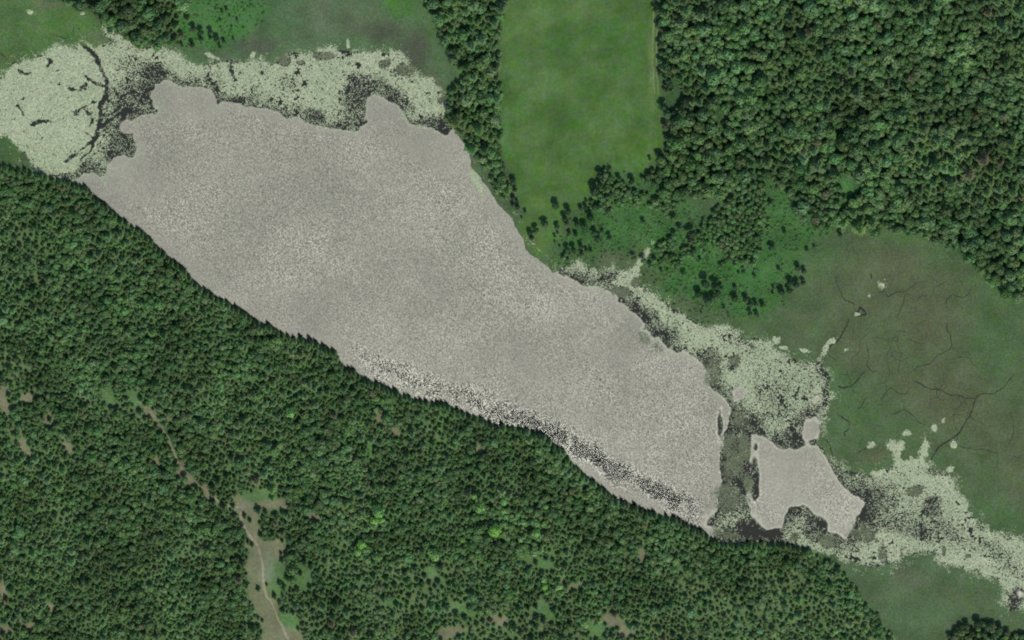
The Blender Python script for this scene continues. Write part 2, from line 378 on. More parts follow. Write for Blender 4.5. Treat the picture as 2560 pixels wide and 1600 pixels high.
HT = np.clip(-sd_lake * .02, -.8, .30)
HT = HT + np.where(sd_lake < 0, (fbm(UU, VV, 30, 3, 4) - .5) * .12, 0)
HT = HT + sstep(10, 400, forest_s) * 5.0 * fbm(UU, VV, 300, 3, 5)
HT = HT + sstep(10, 300, sdf(NE_FOREST, UU, VV)) * 4.0 * fbm(UU, VV, 300, 3, 6)

def height(u, v):
    x = np.clip((np.asarray(u, float) - GU[0]) / STEP, 0, len(GU) - 1.001); y = np.clip((np.asarray(v, float) - GV[0]) / STEP, 0, len(GV) - 1.001)
    xi = x.astype(int); yi = y.astype(int); fx = x - xi; fy = y - yi
    return (HT[yi, xi] * (1 - fx) + HT[yi, xi + 1] * fx) * (1 - fy) + (HT[yi + 1, xi] * (1 - fx) + HT[yi + 1, xi + 1] * fx) * fy

def srgb(r, g, b):
    f = lambda c: ((c / 255 + .055) / 1.055) ** 2.4 if c > 10.3 else c / 255 / 12.92
    return np.array([f(r), f(g), f(b)])

COL = np.zeros(UU.shape + (3,)); COL[:] = srgb(72, 88, 60)
ZONE = np.zeros(UU.shape, int)         # 0 forest floor
def paint(w, col, zone=None, jit=.0):
    global COL
    w = np.clip(w, 0, 1)
    COL = COL * (1 - w[..., None]) + np.asarray(col)[None, None] * w[..., None]
    if zone is not None: ZONE[w > .5] = zone
Z_FIELD, Z_MARSH, Z_SCRUB, Z_DIRT, Z_BED = 1, 2, 3, 4, 5
paint(sstep(-8, 8, sdf(NE_FOREST, WU, WV)), srgb(58, 82, 52))
paint(sstep(-6, 6, forest_s), srgb(70, 96, 58))
n3 = fbm(UU, VV, 90, 4, 7)
open_s = sstep(.48, .78, fbm(UU, VV, 110, 4, 61) + .24 * sstep(1330, 1500, VV) * sstep(640, 760, UU) + .12 * sstep(300, 100, UU) * sstep(900, 1100, VV))
paint(open_s * sstep(-6, 6, forest_s) * .7, srgb(96, 110, 76))
# scrub and marsh
paint(sstep(-30, 30, sdf(SCRUB_E, WU, WV)), srgb(62, 96, 52), Z_SCRUB)
paint(sstep(-14, 14, sdf(SCRUB_N, WU, WV)), srgb(66, 102, 56), Z_SCRUB)
paint(sstep(-16, 16, sdf(MARSH_NW, WU, WV)), srgb(74, 98, 58), Z_MARSH)
paint(sstep(-10, 10, sdf(MARSH_W, WU, WV)), srgb(66, 86, 54), Z_MARSH)
paint(sstep(-26, 26, sdf(MARSH_N, WU, WV)), srgb(76, 96, 66), Z_MARSH)
paint(sstep(-26, 26, sdf(MARSH_E, WU, WV)), srgb(70, 95, 58), Z_MARSH)
paint(sstep(-14, 14, sdf(MARSH_SE, WU, WV)), srgb(74, 98, 66), Z_MARSH)
paint(sstep(-70, 60, sdf(MARSH_E_BROWN, WU, WV)) * np.clip(.8 + .9 * (n3 - .5), 0, 1), srgb(84, 89, 65))
def tone(cx, cy, rx, ry, rot, col, k=.8):
    paint(sstep(0, .8, blob(WU, WV, cx, cy, rx, ry, rot) + (n3 - .5) * .9) * k, srgb(*col))
for t in [
    # darker wet sedge north of the lake
    (660, 118, 90, 40, -10, (74, 78, 66), .9), (940, 80, 130, 46, 10, (78, 81, 67), .9), (1030, 135, 70, 66, 30, (74, 76, 65), .9), (1085, 215, 30, 66, -20, (84, 84, 70), .9), (880, 60, 90, 40, 0, (84, 84, 72)),
    (800, 60, 130, 70, 0, (84, 98, 74)), (1000, 10, 60, 40, 0, (66, 104, 46)), (1090, 60, 40, 60, 0, (72, 96, 58)), (720, 30, 80, 50, 0, (66, 96, 60)),
    (840, 30, 160, 60, 0, (88, 98, 76), .7), (640, 10, 40, 50, 0, (66, 102, 56)), (1150, 175, 26, 26, 0, (76, 110, 60)),
    # north-west marsh
    (110, 10, 60, 14, 10, (92, 94, 74)), (250, 95, 60, 20, 20, (84, 96, 68)), (20, 150, 60, 40, 0, (76, 94, 56)), (150, 60, 120, 40, 0, (74, 102, 54)),
    (480, 150, 60, 12, 10, (80, 100, 68)), (560, 140, 40, 16, 0, (76, 92, 68)), (1160, 400, 24, 40, 20, (96, 100, 82)), (1190, 395, 40, 26, 0, (90, 96, 76)),
    # shore meadow south of the field
    (1440, 635, 110, 26, -6, (72, 92, 58)), (1530, 645, 70, 26, 0, (88, 92, 72)), (1590, 640, 40, 60, 20, (82, 96, 66)), (1620, 690, 40, 60, -30, (78, 92, 62)),
    (1700, 760, 60, 30, 30, (78, 98, 62)), (1660, 610, 60, 60, 0, (60, 104, 50)), (1780, 690, 120, 60, 10, (62, 102, 52)), (1880, 780, 80, 40, 0, (56, 100, 48)), (1700, 540, 70, 50, 0, (68, 98, 60)),
    (1860, 690, 120, 60, 10, (60, 98, 52)), (2010, 480, 60, 40, 20, (78, 108, 62)), (2110, 470, 50, 40, 0, (66, 110, 56)), (2050, 640, 60, 60, 0, (66, 100, 52)),
    # east marsh
    (2000, 850, 60, 40, 10, (84, 92, 70)), (2090, 960, 70, 60, 0, (64, 98, 54)), (2130, 1040, 70, 40, 0, (64, 100, 54)), (2180, 1140, 60, 30, -10, (86, 86, 63)), (2090, 1140, 40, 30, 0, (82, 90, 64)),
    (2480, 860, 90, 130, 20, (60, 94, 52)), (2520, 760, 80, 40, 10, (60, 100, 50)), (2460, 1180, 80, 60, 0, (70, 96, 58)), (2500, 1280, 80, 60, 20, (60, 96, 52)), (2540, 1240, 40, 40, 0, (84, 92, 66)),
    (2240, 660, 120, 60, 0, (86, 87, 64)), (2330, 780, 130, 120, 20, (88, 87, 66)), (2400, 1000, 150, 120, 40, (86, 86, 63)), (2060, 730, 60, 40, -20, (82, 92, 66)), (2290, 910, 40, 30, 0, (70, 92, 56)),
    (2260, 590, 140, 24, 6, (64, 100, 50)), (2360, 640, 70, 40, 40, (64, 96, 52)),
    # south-east marsh
    (2290, 1450, 90, 40, 10, (84, 90, 74)), (2400, 1500, 110, 50, 10, (84, 98, 66)), (2180, 1440, 60, 40, 0, (76, 100, 68)), (2300, 1560, 90, 60, 0, (78, 104, 66)), (2440, 1440, 60, 20, 20, (72, 98, 62))]:
    tone(*t)
mz_ = ((ZONE == Z_MARSH) & (UU > 1200))[..., None] * .48
COL = COL * (1 - mz_) + srgb(79, 87, 64)[None, None] * mz_
# field
fd = sdf(FIELD, WU * .6 + UU * .4, WV * .6 + VV * .4)
paint(sstep(-5, 5, fd), srgb(72, 102, 56), Z_FIELD)
for t in [(1330, 60, 70, 60, 20, (86, 114, 68)), (1540, 90, 80, 110, 10, (62, 96, 50)), (1360, 210, 90, 60, 0, (84, 112, 70)), (1450, 210, 60, 60, 0, (70, 102, 54)), (1560, 230, 50, 70, 0, (80, 110, 66)),
          (1420, 300, 90, 60, 30, (66, 98, 50)), (1530, 330, 60, 40, 20, (88, 114, 68)), (1330, 340, 60, 50, 0, (82, 108, 66)), (1600, 370, 60, 50, 0, (76, 110, 52)), (1380, 430, 60, 60, 0, (74, 104, 56)), (1400, 110, 60, 60, 0, (64, 98, 52)),
          (1350, 510, 50, 40, 0, (78, 108, 58)), (1335, 600, 40, 50, -20, (84, 108, 62)), (1270, 40, 30, 160, 0, (78, 108, 62)), (1630, 150, 12, 190, 0, (96, 116, 74)), (1470, 20, 90, 40, 0, (84, 110, 68)), (1265, 330, 20, 120, 0, (70, 112, 62))]:
    paint(sstep(-.1, .8, blob(WU, WV, *t[:5]) + (n3 - .5) * 1.0) * sstep(-2, 6, fd) * .75, srgb(*t[5]))
# earth clearings in the forest
cl = sdf(CLEARING, WU, WV) + 6
paint(sstep(-14, 16, cl + (fbm(UU, VV, 40, 4, 8) - .5) * 40) * (.75 + .5 * (fbm(UU, VV, 60, 3, 9) - .5)), srgb(120, 114, 94), Z_DIRT)
glade_mask = sstep(-6, 4, cl)
for cx, cy, rx, ry, rot, k in GLADES:
    b = blob(WU, WV, cx, cy, rx * 1.15, ry * 1.15, rot)
    w = sstep(-.25, .25, b)
    paint(w * .9, srgb(118, 112, 92) if k == 'd' else srgb(82, 110, 66), Z_DIRT if k == 'd' else None)
    glade_mask = np.maximum(glade_mask, sstep(-.2, .15, b))
paint(sstep(.2, .6, blob(WU, WV, 665, 1420, 30, 70, 0)) * .6, srgb(112, 118, 104))
for ln, wd in ((DEPOT_TRACK, 7), (WOOD_TRACK, 6)):
    glade_mask = np.maximum(glade_mask, sstep(wd + 5, wd, ldist(ln, UU, VV)))
# faint wetness right at the shore
ZONE[sd_lake > 6] = Z_BED
paint(sstep(2, 10, sd_lake), (.035, .035, .025))

# build the land sheets: one per kind of ground, sharing one raster
P = ground(UU.ravel(), VV.ravel(), 0.0); P[:, 2] = HT.ravel()
nu, nv = len(GU), len(GV)
iu, iv = np.meshgrid(np.arange(nu - 1), np.arange(nv - 1))
quads = np.stack([(iv + 1) * nu + iu, (iv + 1) * nu + iu + 1, iv * nu + iu + 1, iv * nu + iu], -1).reshape(-1, 4)
qz = ZONE[:-1, :-1].ravel()
rgba = np.concatenate([COL.reshape(-1, 3) * np.array([.81, .87, .80]), np.ones((nu * nv, 1))], 1)

def sheet(name, sel, material, label, extra=None):
    q = quads[sel]
    idx, inv = np.unique(q, return_inverse=True)
    me = mesh_np(name, P[idx], inv.reshape(-1, 4), 4, material, smooth=True)
    add_attr(me, "tint", 'FLOAT_COLOR', rgba[idx])
    return link(name, me, label=label, kind='structure')

sheet("ground", qz == 0, M_FLOOR, "brown green forest floor under the trees")
# which marsh sheet a cell belongs to
cu = UU[:-1, :-1].ravel(); cv = VV[:-1, :-1].ravel()
mz = qz == Z_MARSH
se = (cv > 1365 + (cu - 2040) * .25) & (cu > 2020)
north = (cv < 420) & (cu < 1260)
nw = north & (cu < 470)
rgba[ZONE.ravel() == Z_FIELD] *= np.array([1.0, .93, .84, 1])
sheet("field", qz == Z_FIELD, M_FIELD, "mown green hay field running to the top edge")
sheet("marsh", mz & ~se & ~north, M_MARSH, "olive brown sedge marsh east of the lake")
sheet("marsh", mz & se, M_MARSH, "green brown marsh below the pale floating leaves")
sheet("marsh", mz & nw, M_MARSH, "green marsh beside the pale leaf mat in the corner")
sheet("marsh", mz & north & ~nw, M_MARSH, "grey green wet meadow above the lake's north shore")
sheet("meadow", (qz == Z_SCRUB) & (cu > 1200), M_MARSH, "green scrubby meadow between field and east marsh")
sheet("meadow", (qz == Z_SCRUB) & (cu <= 1200), M_MARSH, "vivid green scrubby meadow at the top edge")
sheet("clearing", qz == Z_DIRT, M_DIRT, "bare grey brown earth of the clearings in the south forest")
sheet("lake_bed", qz == Z_BED, M_BED, "dark mud under the lake water")
# land beyond the map out to the horizon
e = 26000.0
c4 = [P[0], P[nu - 1], P[nu * nv - 1], P[nu * (nv - 1)]]
out4 = [(-e, e, -12), (e, e, -12), (e, -e, -12), (-e, -e, -12)]
vts = [tuple(x) for x in c4] + out4
fc = [(k, k + 4, (k + 1) % 4 + 4, (k + 1) % 4) for k in range(4)]
vts = [(x, y, -.35 if i < 4 else z) for i, (x, y, z) in enumerate(vts)]
me = mesh_np("surrounding_land", vts, fc, 4, M_FLOOR); add_attr(me, "tint", 'FLOAT_COLOR', np.tile([.05, .085, .04, 1], (8, 1)))
link("surrounding_land", me, label="wooded land beyond the picture", kind='structure')

# ------------------------------------------------------------------ lake water
def open_water(u, v, grow=0.0):
    w1 = (fbm(u, v, 40, 4, 21) - .5) * 50
    w = sstep(-2, 5, sdf(OPEN_MAIN, u, v) + w1 * .8 + grow)
    w = np.maximum(w, sstep(-2, 5, sdf(OPEN_EAST, u, v) + w1 * .6 + grow * .6))
    for b in (OPEN_SMALL if grow >= 0 else ()):
        w = np.maximum(w, sstep(-.2, .5, blob(u, v, *b) + w1 * .06))
    return w
wu, wv = np.meshgrid(np.arange(-60, 2641, 4), np.arange(40, 1600, 4))
ow = open_water(wu, wv, 14.0)
for hx in [(890, 308, 44, 9, -12), (785, 288, 22, 9, 0), (1836, 1310, 60, 34, 10), (1888, 1200, 12, 90, 0), (1800, 1060, 10, 40, 0), (1690, 850, 30, 10, 30), (1830, 918, 26, 14, 0)]:
    ow = ow * (1 - sstep(-.2, .4, blob(wu, wv, *hx) + (fbm(wu, wv, 24, 3, 24) - .5) * 1.2))
BAND = [(850, 870), (930, 905), (995, 942), (1122, 984), (1238, 1026), (1354, 1069), (1429, 1104), (1524, 1160), (1608, 1215), (1693, 1252), (1788, 1300)]
bw = fbm(wu, wv, 50, 4, 22)
db = ldist(BAND, wu, wv)
ruf = sstep(40, 4, db + (bw - .5) * 60) * sstep(860, 1000, wu) * sstep(.2, .52, fbm(wu, wv, 26, 3, 25)) * (.6 + .4 * sstep(1000, 1500, wu))
for ln in ([(1480, 940), (1540, 1010), (1600, 1080), (1640, 1130)], [(1590, 1005), (1660, 1045), (1720, 1085)], [(1130, 510), (1190, 575), (1250, 640), (1320, 730), (1370, 780)]):
    ruf = np.maximum(ruf, .035 * sstep(40, 2, ldist(ln, wu, wv) + (bw - .5) * 40))
# smooth, evenly rippled belt next to the shores and in the coves
calm_edge = np.maximum(sstep(50, 0, np.abs(sdf(LAKE, wu, wv)) + (bw - .5) * 30), sstep(.0, .6, blob(wu, wv, 470, 270, 130, 60, 20) + (bw - .5) * 1.2))
calm_edge = np.maximum(calm_edge, sstep(0, .5, blob(wu, wv, 1080, 370, 110, 60, 30) + (bw - .5) * 1.2))
calm_edge = np.maximum(calm_edge, sstep(0, .5, blob(wu, wv, 330, 450, 120, 80, 30) + (bw - .5) * 1.2))
calm_edge = np.maximum(calm_edge, sstep(0, .5, blob(wu, wv, 960, 290, 60, 70, 0) + (bw - .5) * 1.2))
calm_edge = np.maximum(calm_edge, sstep(0, .5, blob(wu, wv, 1950, 1180, 90, 110, 0) + (bw - .5) * 1.2))
chop = (.45 + .55 * open_water(wu, wv, -8.0)) * (1 - .55 * calm_edge) * (.5 + 1.0 * fbm(wu * .8 + wv * .6, wv * 1.6 - wu * 1.2, 150, 4, 23)) + ruf * 6.5 * sstep(1770, 1700, wu)
chop = chop * ow ** 2 * (1 - sstep(-.1, .4, blob(wu, wv, 1835, 1305, 90, 44, 10)))
dark_end = sstep(0, .5, blob(wu, wv, 1835, 1310, 60, 30, 10))
windv = ow * (1 - .55 * ruf * sstep(1770, 1700, wu)) * (1 - dark_end)
pw = ground(wu.ravel(), wv.ravel(), 0.0)
nu2, nv2 = wu.shape[1], wu.shape[0]
iu, iv = np.meshgrid(np.arange(nu2 - 1), np.arange(nv2 - 1))
qw = np.stack([(iv + 1) * nu2 + iu, (iv + 1) * nu2 + iu + 1, iv * nu2 + iu + 1, iv * nu2 + iu], -1).reshape(-1, 4)
# keep only cells near the lake
keep = sdf(LAKE, wu, wv)[:-1, :-1].ravel() > -24
qw = qw[keep]; idx, inv = np.unique(qw, return_inverse=True)
me = mesh_np("lake_water", pw[idx], inv.reshape(-1, 4), 4, M_WATER, smooth=True)
add_attr(me, "wind", 'FLOAT', windv.ravel()[idx]); add_attr(me, "chop", 'FLOAT', chop.ravel()[idx])
link("lake_water", me, label="silver glittering lake water rippled by the wind", kind='structure')

# ------------------------------------------------------------------ floating leaves and weed
CHANNEL = [(205, 108), (222, 122), (238, 142), (250, 168), (258, 186), (266, 206), (268, 222), (262, 245), (250, 262), (252, 290), (246, 318), (240, 345)]
DUCKWEED = [(2205, 712, 9, 12, 0), (2173, 740, 5, 6, 0), (76, 30, 10, 7, 0), (207, 34, 7, 4, 0), (2064, 872, 9, 22, 30), (2080, 852, 12, 9, 0), (2115, 875, 6, 6, 0), (2240, 1115, 26, 20, 0),
    (2308, 1125, 14, 34, 20), (2268, 1082, 10, 8, 0), (2335, 1072, 10, 10, 0), (2358, 1052, 8, 10, 0), (2180, 1112, 12, 9, 0), (2245, 1145, 12, 40, 0), (2290, 1160, 40, 16, 0), (2205, 1180, 26, 10, -10), (2385, 1110, 9, 9, 0), (2375, 1175, 12, 8, 0),
    (2140, 785, 12, 4, 0), (1608, 645, 9, 46, 32), (1590, 672, 14, 14, 0), (870, 112, 5, 18, 0), (980, 130, 9, 14, -20), (1960, 870, 14, 5, 10), (2010, 876, 16, 4, 10), (1940, 850, 12, 12, 40), (650, 145, 4, 10, 30), (530, 140, 20, 5, 25), (632, 136, 6, 10, 40), (1200, 470, 10, 22, -30), (1185, 440, 9, 16, -30)]
THIN = [(350, 175, 90, 34, 10, .5), (305, 250, 60, 70, 0, .5), (290, 340, 60, 90, 0, .45), (360, 240, 40, 40, 0, .4), (910, 200, 60, 28, 0, .45), (880, 250, 46, 60, 20, .42), (890, 305, 70, 26, -12, .55), (785, 285, 34, 20, 0, .6), (680, 290, 90, 24, 15, .45), (560, 255, 70, 24, 0, .35), (715, 205, 36, 26, 0, .4), (1000, 250, 60, 30, 40, .35), (1090, 310, 50, 26, 20, .4),
    (1420, 700, 46, 18, 10, .5), (1520, 690, 26, 16, 0, .6), (1510, 750, 40, 16, 20, .5), (1610, 790, 60, 30, 30, .5), (1650, 830, 60, 26, 30, .5), (1830, 920, 30, 18, 0, .7), (1780, 890, 40, 30, 0, .45), (1850, 860, 70, 30, 20, .3), (1940, 1000, 60, 70, 20, .2), (2060, 925, 22, 30, -20, .5), (2065, 990, 12, 40, 0, .45), (2010, 1040, 50, 24, -30, .6), (1990, 1100, 70, 30, 0, .55), (2040, 1055, 24, 14, 0, .6),
    (1860, 1060, 60, 70, 0, .6), (1840, 1180, 60, 110, 0, .75), (1890, 1260, 20, 80, 0, .7), (1880, 1330, 90, 40, 0, .85), (1980, 1270, 26, 40, 0, .6), (2020, 1320, 50, 36, 0, .45), (2180, 1250, 80, 60, 20, .35), (2330, 1270, 24, 34, 0, .7), (2260, 1310, 140, 34, 16, .4), (2370, 1330, 90, 30, 30, .4), (2510, 1400, 90, 34, 40, .45), (2150, 1170, 60, 30, 20, .35), (2540, 1500, 24, 44, 15, .9), (580, 180, 9, 26, -10, .9), (2100, 1330, 30, 20, 0, .5), (200, 400, 60, 30, 20, .3), (120, 430, 40, 10, 20, .3)]
RILL_CUT = [[(232, 300), (215, 330), (240, 350), (225, 382), (200, 398)], [(250, 262), (228, 286), (205, 272), (186, 288)], [(262, 245), (290, 262), (312, 236), (340, 226)], [(240, 345), (212, 368), (188, 386), (165, 402)], [(255, 215), (232, 205), (214, 190)], [(100, 138), (128, 152), (118, 166)], [(38, 172), (62, 184), (78, 182)], [(246, 318), (275, 300), (300, 285), (330, 262)], [(252, 290), (280, 285), (305, 262)], [(268, 210), (288, 226), (300, 246)], [(175, 222), (200, 226), (214, 212)], [(80, 310), (112, 302), (140, 304)], [(60, 290), (50, 270), (40, 262)], [(185, 280), (215, 265), (240, 255)], [(290, 320), (315, 290), (345, 240)], [(300, 300), (330, 270)]]
WEEDBEDS = [(1855, 1052, 24, 34, 0), (1830, 1150, 30, 60, 0), (1822, 1240, 30, 40, 0), (1815, 1338, 40, 12, 15), (1615, 848, 26, 14, 25), (1642, 866, 20, 14, 30), (1782, 935, 18, 36, 15), (2160, 1335, 40, 26, 0), (2065, 1355, 24, 16, 0), (1833, 900, 14, 12, 0), (1545, 730, 24, 12, 10),
    (960, 158, 22, 12, -20), (1008, 178, 22, 18, 0), (752, 157, 12, 8, 0), (2288, 1228, 24, 14, -10), (2210, 1385, 12, 22, -10), (2254, 1380, 4, 12, 0), (2360, 1378, 5, 10, 0), (2420, 1390, 8, 6, 0), (1102, 250, 14, 10, 0), (815, 140, 24, 10, 0), (710, 150, 16, 12, 0), (1548, 728, 20, 12, 20), (1985, 1345, 16, 12, 0), (1590, 705, 10, 10, 0), (1860, 1120, 16, 30, 0), (1870, 1215, 12, 30, 0)]

def pad_density(u, v):
    d = sdf(LAKE, u, v)
    ow_ = open_water(u, v)
    inner = np.maximum(sdf(OPEN_MAIN, u, v), sdf(OPEN_EAST, u, v))        # negative outside open water
    dens = .42 + .44 * sstep(0, 75, -inner + (fbm(u, v, 50, 3, 36) - .5) * 60)
    dens = np.where(sdf([(-30, 120), (215, 100), (258, 190), (238, 260), (232, 370), (180, 420), (60, 440), (-30, 340)], u, v) > -8, .97, dens)
    red = np.zeros(np.shape(u))
    for cx, cy, rx, ry, rot, k in THIN:
        red = np.maximum(red, .62 * k * sstep(-.2, .8, blob(u, v, cx, cy, rx, ry, rot) + (fbm(u, v, 40, 3, 37) - .5) * .8))
    dens = dens - red
    dens = dens - .13 * sstep(0, .4, blob(u, v, 1980, 980, 130, 130, 0)) - .15 * sstep(0, .4, blob(u, v, 2260, 1280, 190, 90, 20))
    dens = dens * (1 - sstep(-16, 22, inner + (fbm(u, v, 40, 4, 21) - .5) * 40)) * (1 - .9 * np.where(inner < -20, ow_, 0))
    dens = dens * sstep(9, 4, ldist(CHANNEL, u, v) * -1 + 9) if False else dens * sstep(1.5, 8.5, ldist(CHANNEL, u, v) + (fbm(u, v, 14, 3, 31) - .5) * 12)
    for ln in RILL_CUT:
        dens = dens * (.15 + .85 * sstep(.5, 5.5, ldist(ln, u, v) + (fbm(u, v, 13, 3, 38) - .5) * 13))
    dens = dens * sstep(-16, 8, d + (fbm(u, v, 24, 3, 32) - .5) * 34)
    for cx, cy, rx, ry, rot in WEEDBEDS:
        dens = dens * (1 - .9 * sstep(-.2, .3, blob(u, v, cx, cy, rx, ry, rot) + (fbm(u, v, 26, 4, 33) - .5) * 1.8))
    # south shore of the open lake carries no leaves
    dens = np.where((ldist(SOUTH_SHORE, u, v) < 26) & (u > 240) & (u < 1780), 0, dens)
    for cx, cy, rx, ry, rot in DUCKWEED:
        dens = np.maximum(dens, 1.0 * sstep(-.2, .55, blob(u, v, cx, cy, rx, ry, rot) + (fbm(u, v, 12, 3, 34) - .5) * 1.4))
    return dens

def leaf_stuff(name, u, v, rad, material, label, cat, z0):
    n = len(u)
    z = np.maximum(height(u, v), 0) + z0 + rng.random(n) * .05
    c = ground(u, v, 0.0); c[:, 2] = z
    k = 6
    ang = rng.random(n)[:, None] * 6.28 + np.arange(k)[None] * (2 * math.pi / k)
    rr = rad[:, None] * S * (.75 + .5 * rng.random((n, k)))
    vx = c[:, 0:1] + np.cos(ang) * rr; vy = c[:, 1:2] + np.sin(ang) * rr
    vz = c[:, 2:3] + (rng.random((n, k)) - .5) * .03
    V = np.stack([vx, vy, vz], -1).reshape(-1, 3)
    F = np.arange(n * k).reshape(n, k)
    me = mesh_np(name, V, F, k, material)
    add_attr(me, "shade", 'FLOAT', rng.random(n), 'FACE')
    return link(name, me, label=label, cat=cat, kind='stuff')

NB = 1400000
pu = rng.uniform(-40, 2640, NB); pv = rng.uniform(15, 1560, NB)
near = (sdf(LAKE, pu, pv) > -26)
for cx, cy, rx, ry, rot in DUCKWEED:
    near |= blob(pu, pv, cx, cy, rx * 1.5, ry * 1.5, rot) > 0
pu, pv = pu[near], pv[near]
dn = pad_density(pu, pv)
clump = fbm(pu, pv, 12, 3, 41, .75)
clump2 = fbm(pu, pv, 40, 3, 42)
th = .5 + (clump - .5) * 1.15 + (clump2 - .5) * .4 + (rng.random(len(pu)) - .5) * (.3 + .6 * sstep(.85, .5, dn))
th = th + 1.2 * sstep(.33, .25, fbm(pu, pv, 22, 4, 43, .7))
keep = (th < dn * 1.12 - .03) | (dn > .86) & (th < 1.6)
pu, pv, dn = pu[keep], pv[keep], dn[keep]
rad = rng.uniform(.65, 1.75, len(pu)) * (.65 + 1.0 * np.clip(dn, 0, 1) ** 3)
regions = [("western cove", (pu < 262), "dense pale green leaf mat filling the western cove"),
           ("north shore", (pu >= 262) & (pu < 1330) & (pv < 640), "pale floating leaf belt along the north shore"),
           ("narrows", (pu >= 1330) & (pu < 1790) & (pv < 900) | (pu < 1900) & (pu >= 1330) & (pv < 840), "pale floating leaves below the shore meadow")]
used = np.zeros(len(pu), bool)
for nm, selr, lab in regions:
    selr = selr & ~used; used |= selr
    leaf_stuff("floating_leaves", pu[selr], pv[selr], rad[selr], M_PADS, lab, "floating leaves", .06)
selr = ~used & (pv < 1200) & (pu < 2100)
leaf_stuff("floating_leaves", pu[selr], pv[selr], rad[selr], M_PADS, "speckled pale floating leaves beside the east marsh", "floating leaves", .06); used |= selr
leaf_stuff("floating_leaves", pu[~used], pv[~used], rad[~used], M_PADS, "pale floating leaf belt of the south-east channel", "floating leaves", .06)
# olive weed beds
wu_, wv_ = [], []
for cx, cy, rx, ry, rot in WEEDBEDS:
    n = int(rx * ry * 2.2)
    a = rng.uniform(cx - rx * 1.7, cx + rx * 1.7, n * 3); b = rng.uniform(cy - ry * 1.7, cy + ry * 1.7, n * 3)
    k = blob(a, b, cx, cy, rx, ry, rot) + (fbm(a, b, 26, 4, 33) - .5) * 1.8 + (rng.random(len(a)) - .5) * 1.2 > .36
    wu_.append(a[k]); wv_.append(b[k])
wu_ = np.concatenate(wu_); wv_ = np.concatenate(wv_)
leaf_stuff("water_weed", wu_, wv_, rng.uniform(.8, 1.8, len(wu_)), M_WEED, "olive brown water weed beds between the pale leaves", "water weed", .015)

# ------------------------------------------------------------------ marsh rills and tracks (thin ribbons)
def ribbon(name, line, w0, w1, material, label, z0, tint=None, wob=4.0, seed=0, kind='structure', rag=.5):
    Pn = np.array(line, float)
    seg = np.sqrt(((Pn[1:] - Pn[:-1]) ** 2).sum(1)); t = np.concatenate([[0], np.cumsum(seg)])
    s = np.arange(0, t[-1], 3.0)
    u = np.interp(s, t, Pn[:, 0]); v = np.interp(s, t, Pn[:, 1])
    u = u + (fbm(u, v, 22, 3, 50 + seed) - .5) * wob * 2; v = v + (fbm(u, v, 22, 3, 51 + seed) - .5) * wob * 2
    du = np.gradient(u); dv = np.gradient(v); L = np.hypot(du, dv) + 1e-6
    nx, ny = -dv / L, du / L
    w = (w0 + (w1 - w0) * s / s[-1]) * (1 - rag + 2 * rag * fbm(u * 3, v * 3, 20, 2, 52 + seed))
    w = w * np.clip(np.minimum(np.arange(len(s)), np.arange(len(s))[::-1]) / 3.0, .15, 1)
    lu, lv = u + nx * w / 2, v + ny * w / 2; ru, rv = u - nx * w / 2, v - ny * w / 2
    A = ground(lu, lv); B = ground(ru, rv)
    A[:, 2] = np.maximum(height(lu, lv), 0) + z0; B[:, 2] = np.maximum(height(ru, rv), 0) + z0
    V = np.concatenate([A, B]); n = len(s)
    F = np.stack([np.arange(n - 1), np.arange(n - 1) + n, np.arange(n - 1) + n + 1, np.arange(n - 1) + 1], -1)
    me = mesh_np(name, V, F, 4, material, smooth=True)
    if tint is not None: add_attr(me, "tint", 'FLOAT_COLOR', np.tile([*tint, 1], (2 * n, 1)))
    return link(name, me, label=label, kind=kind)

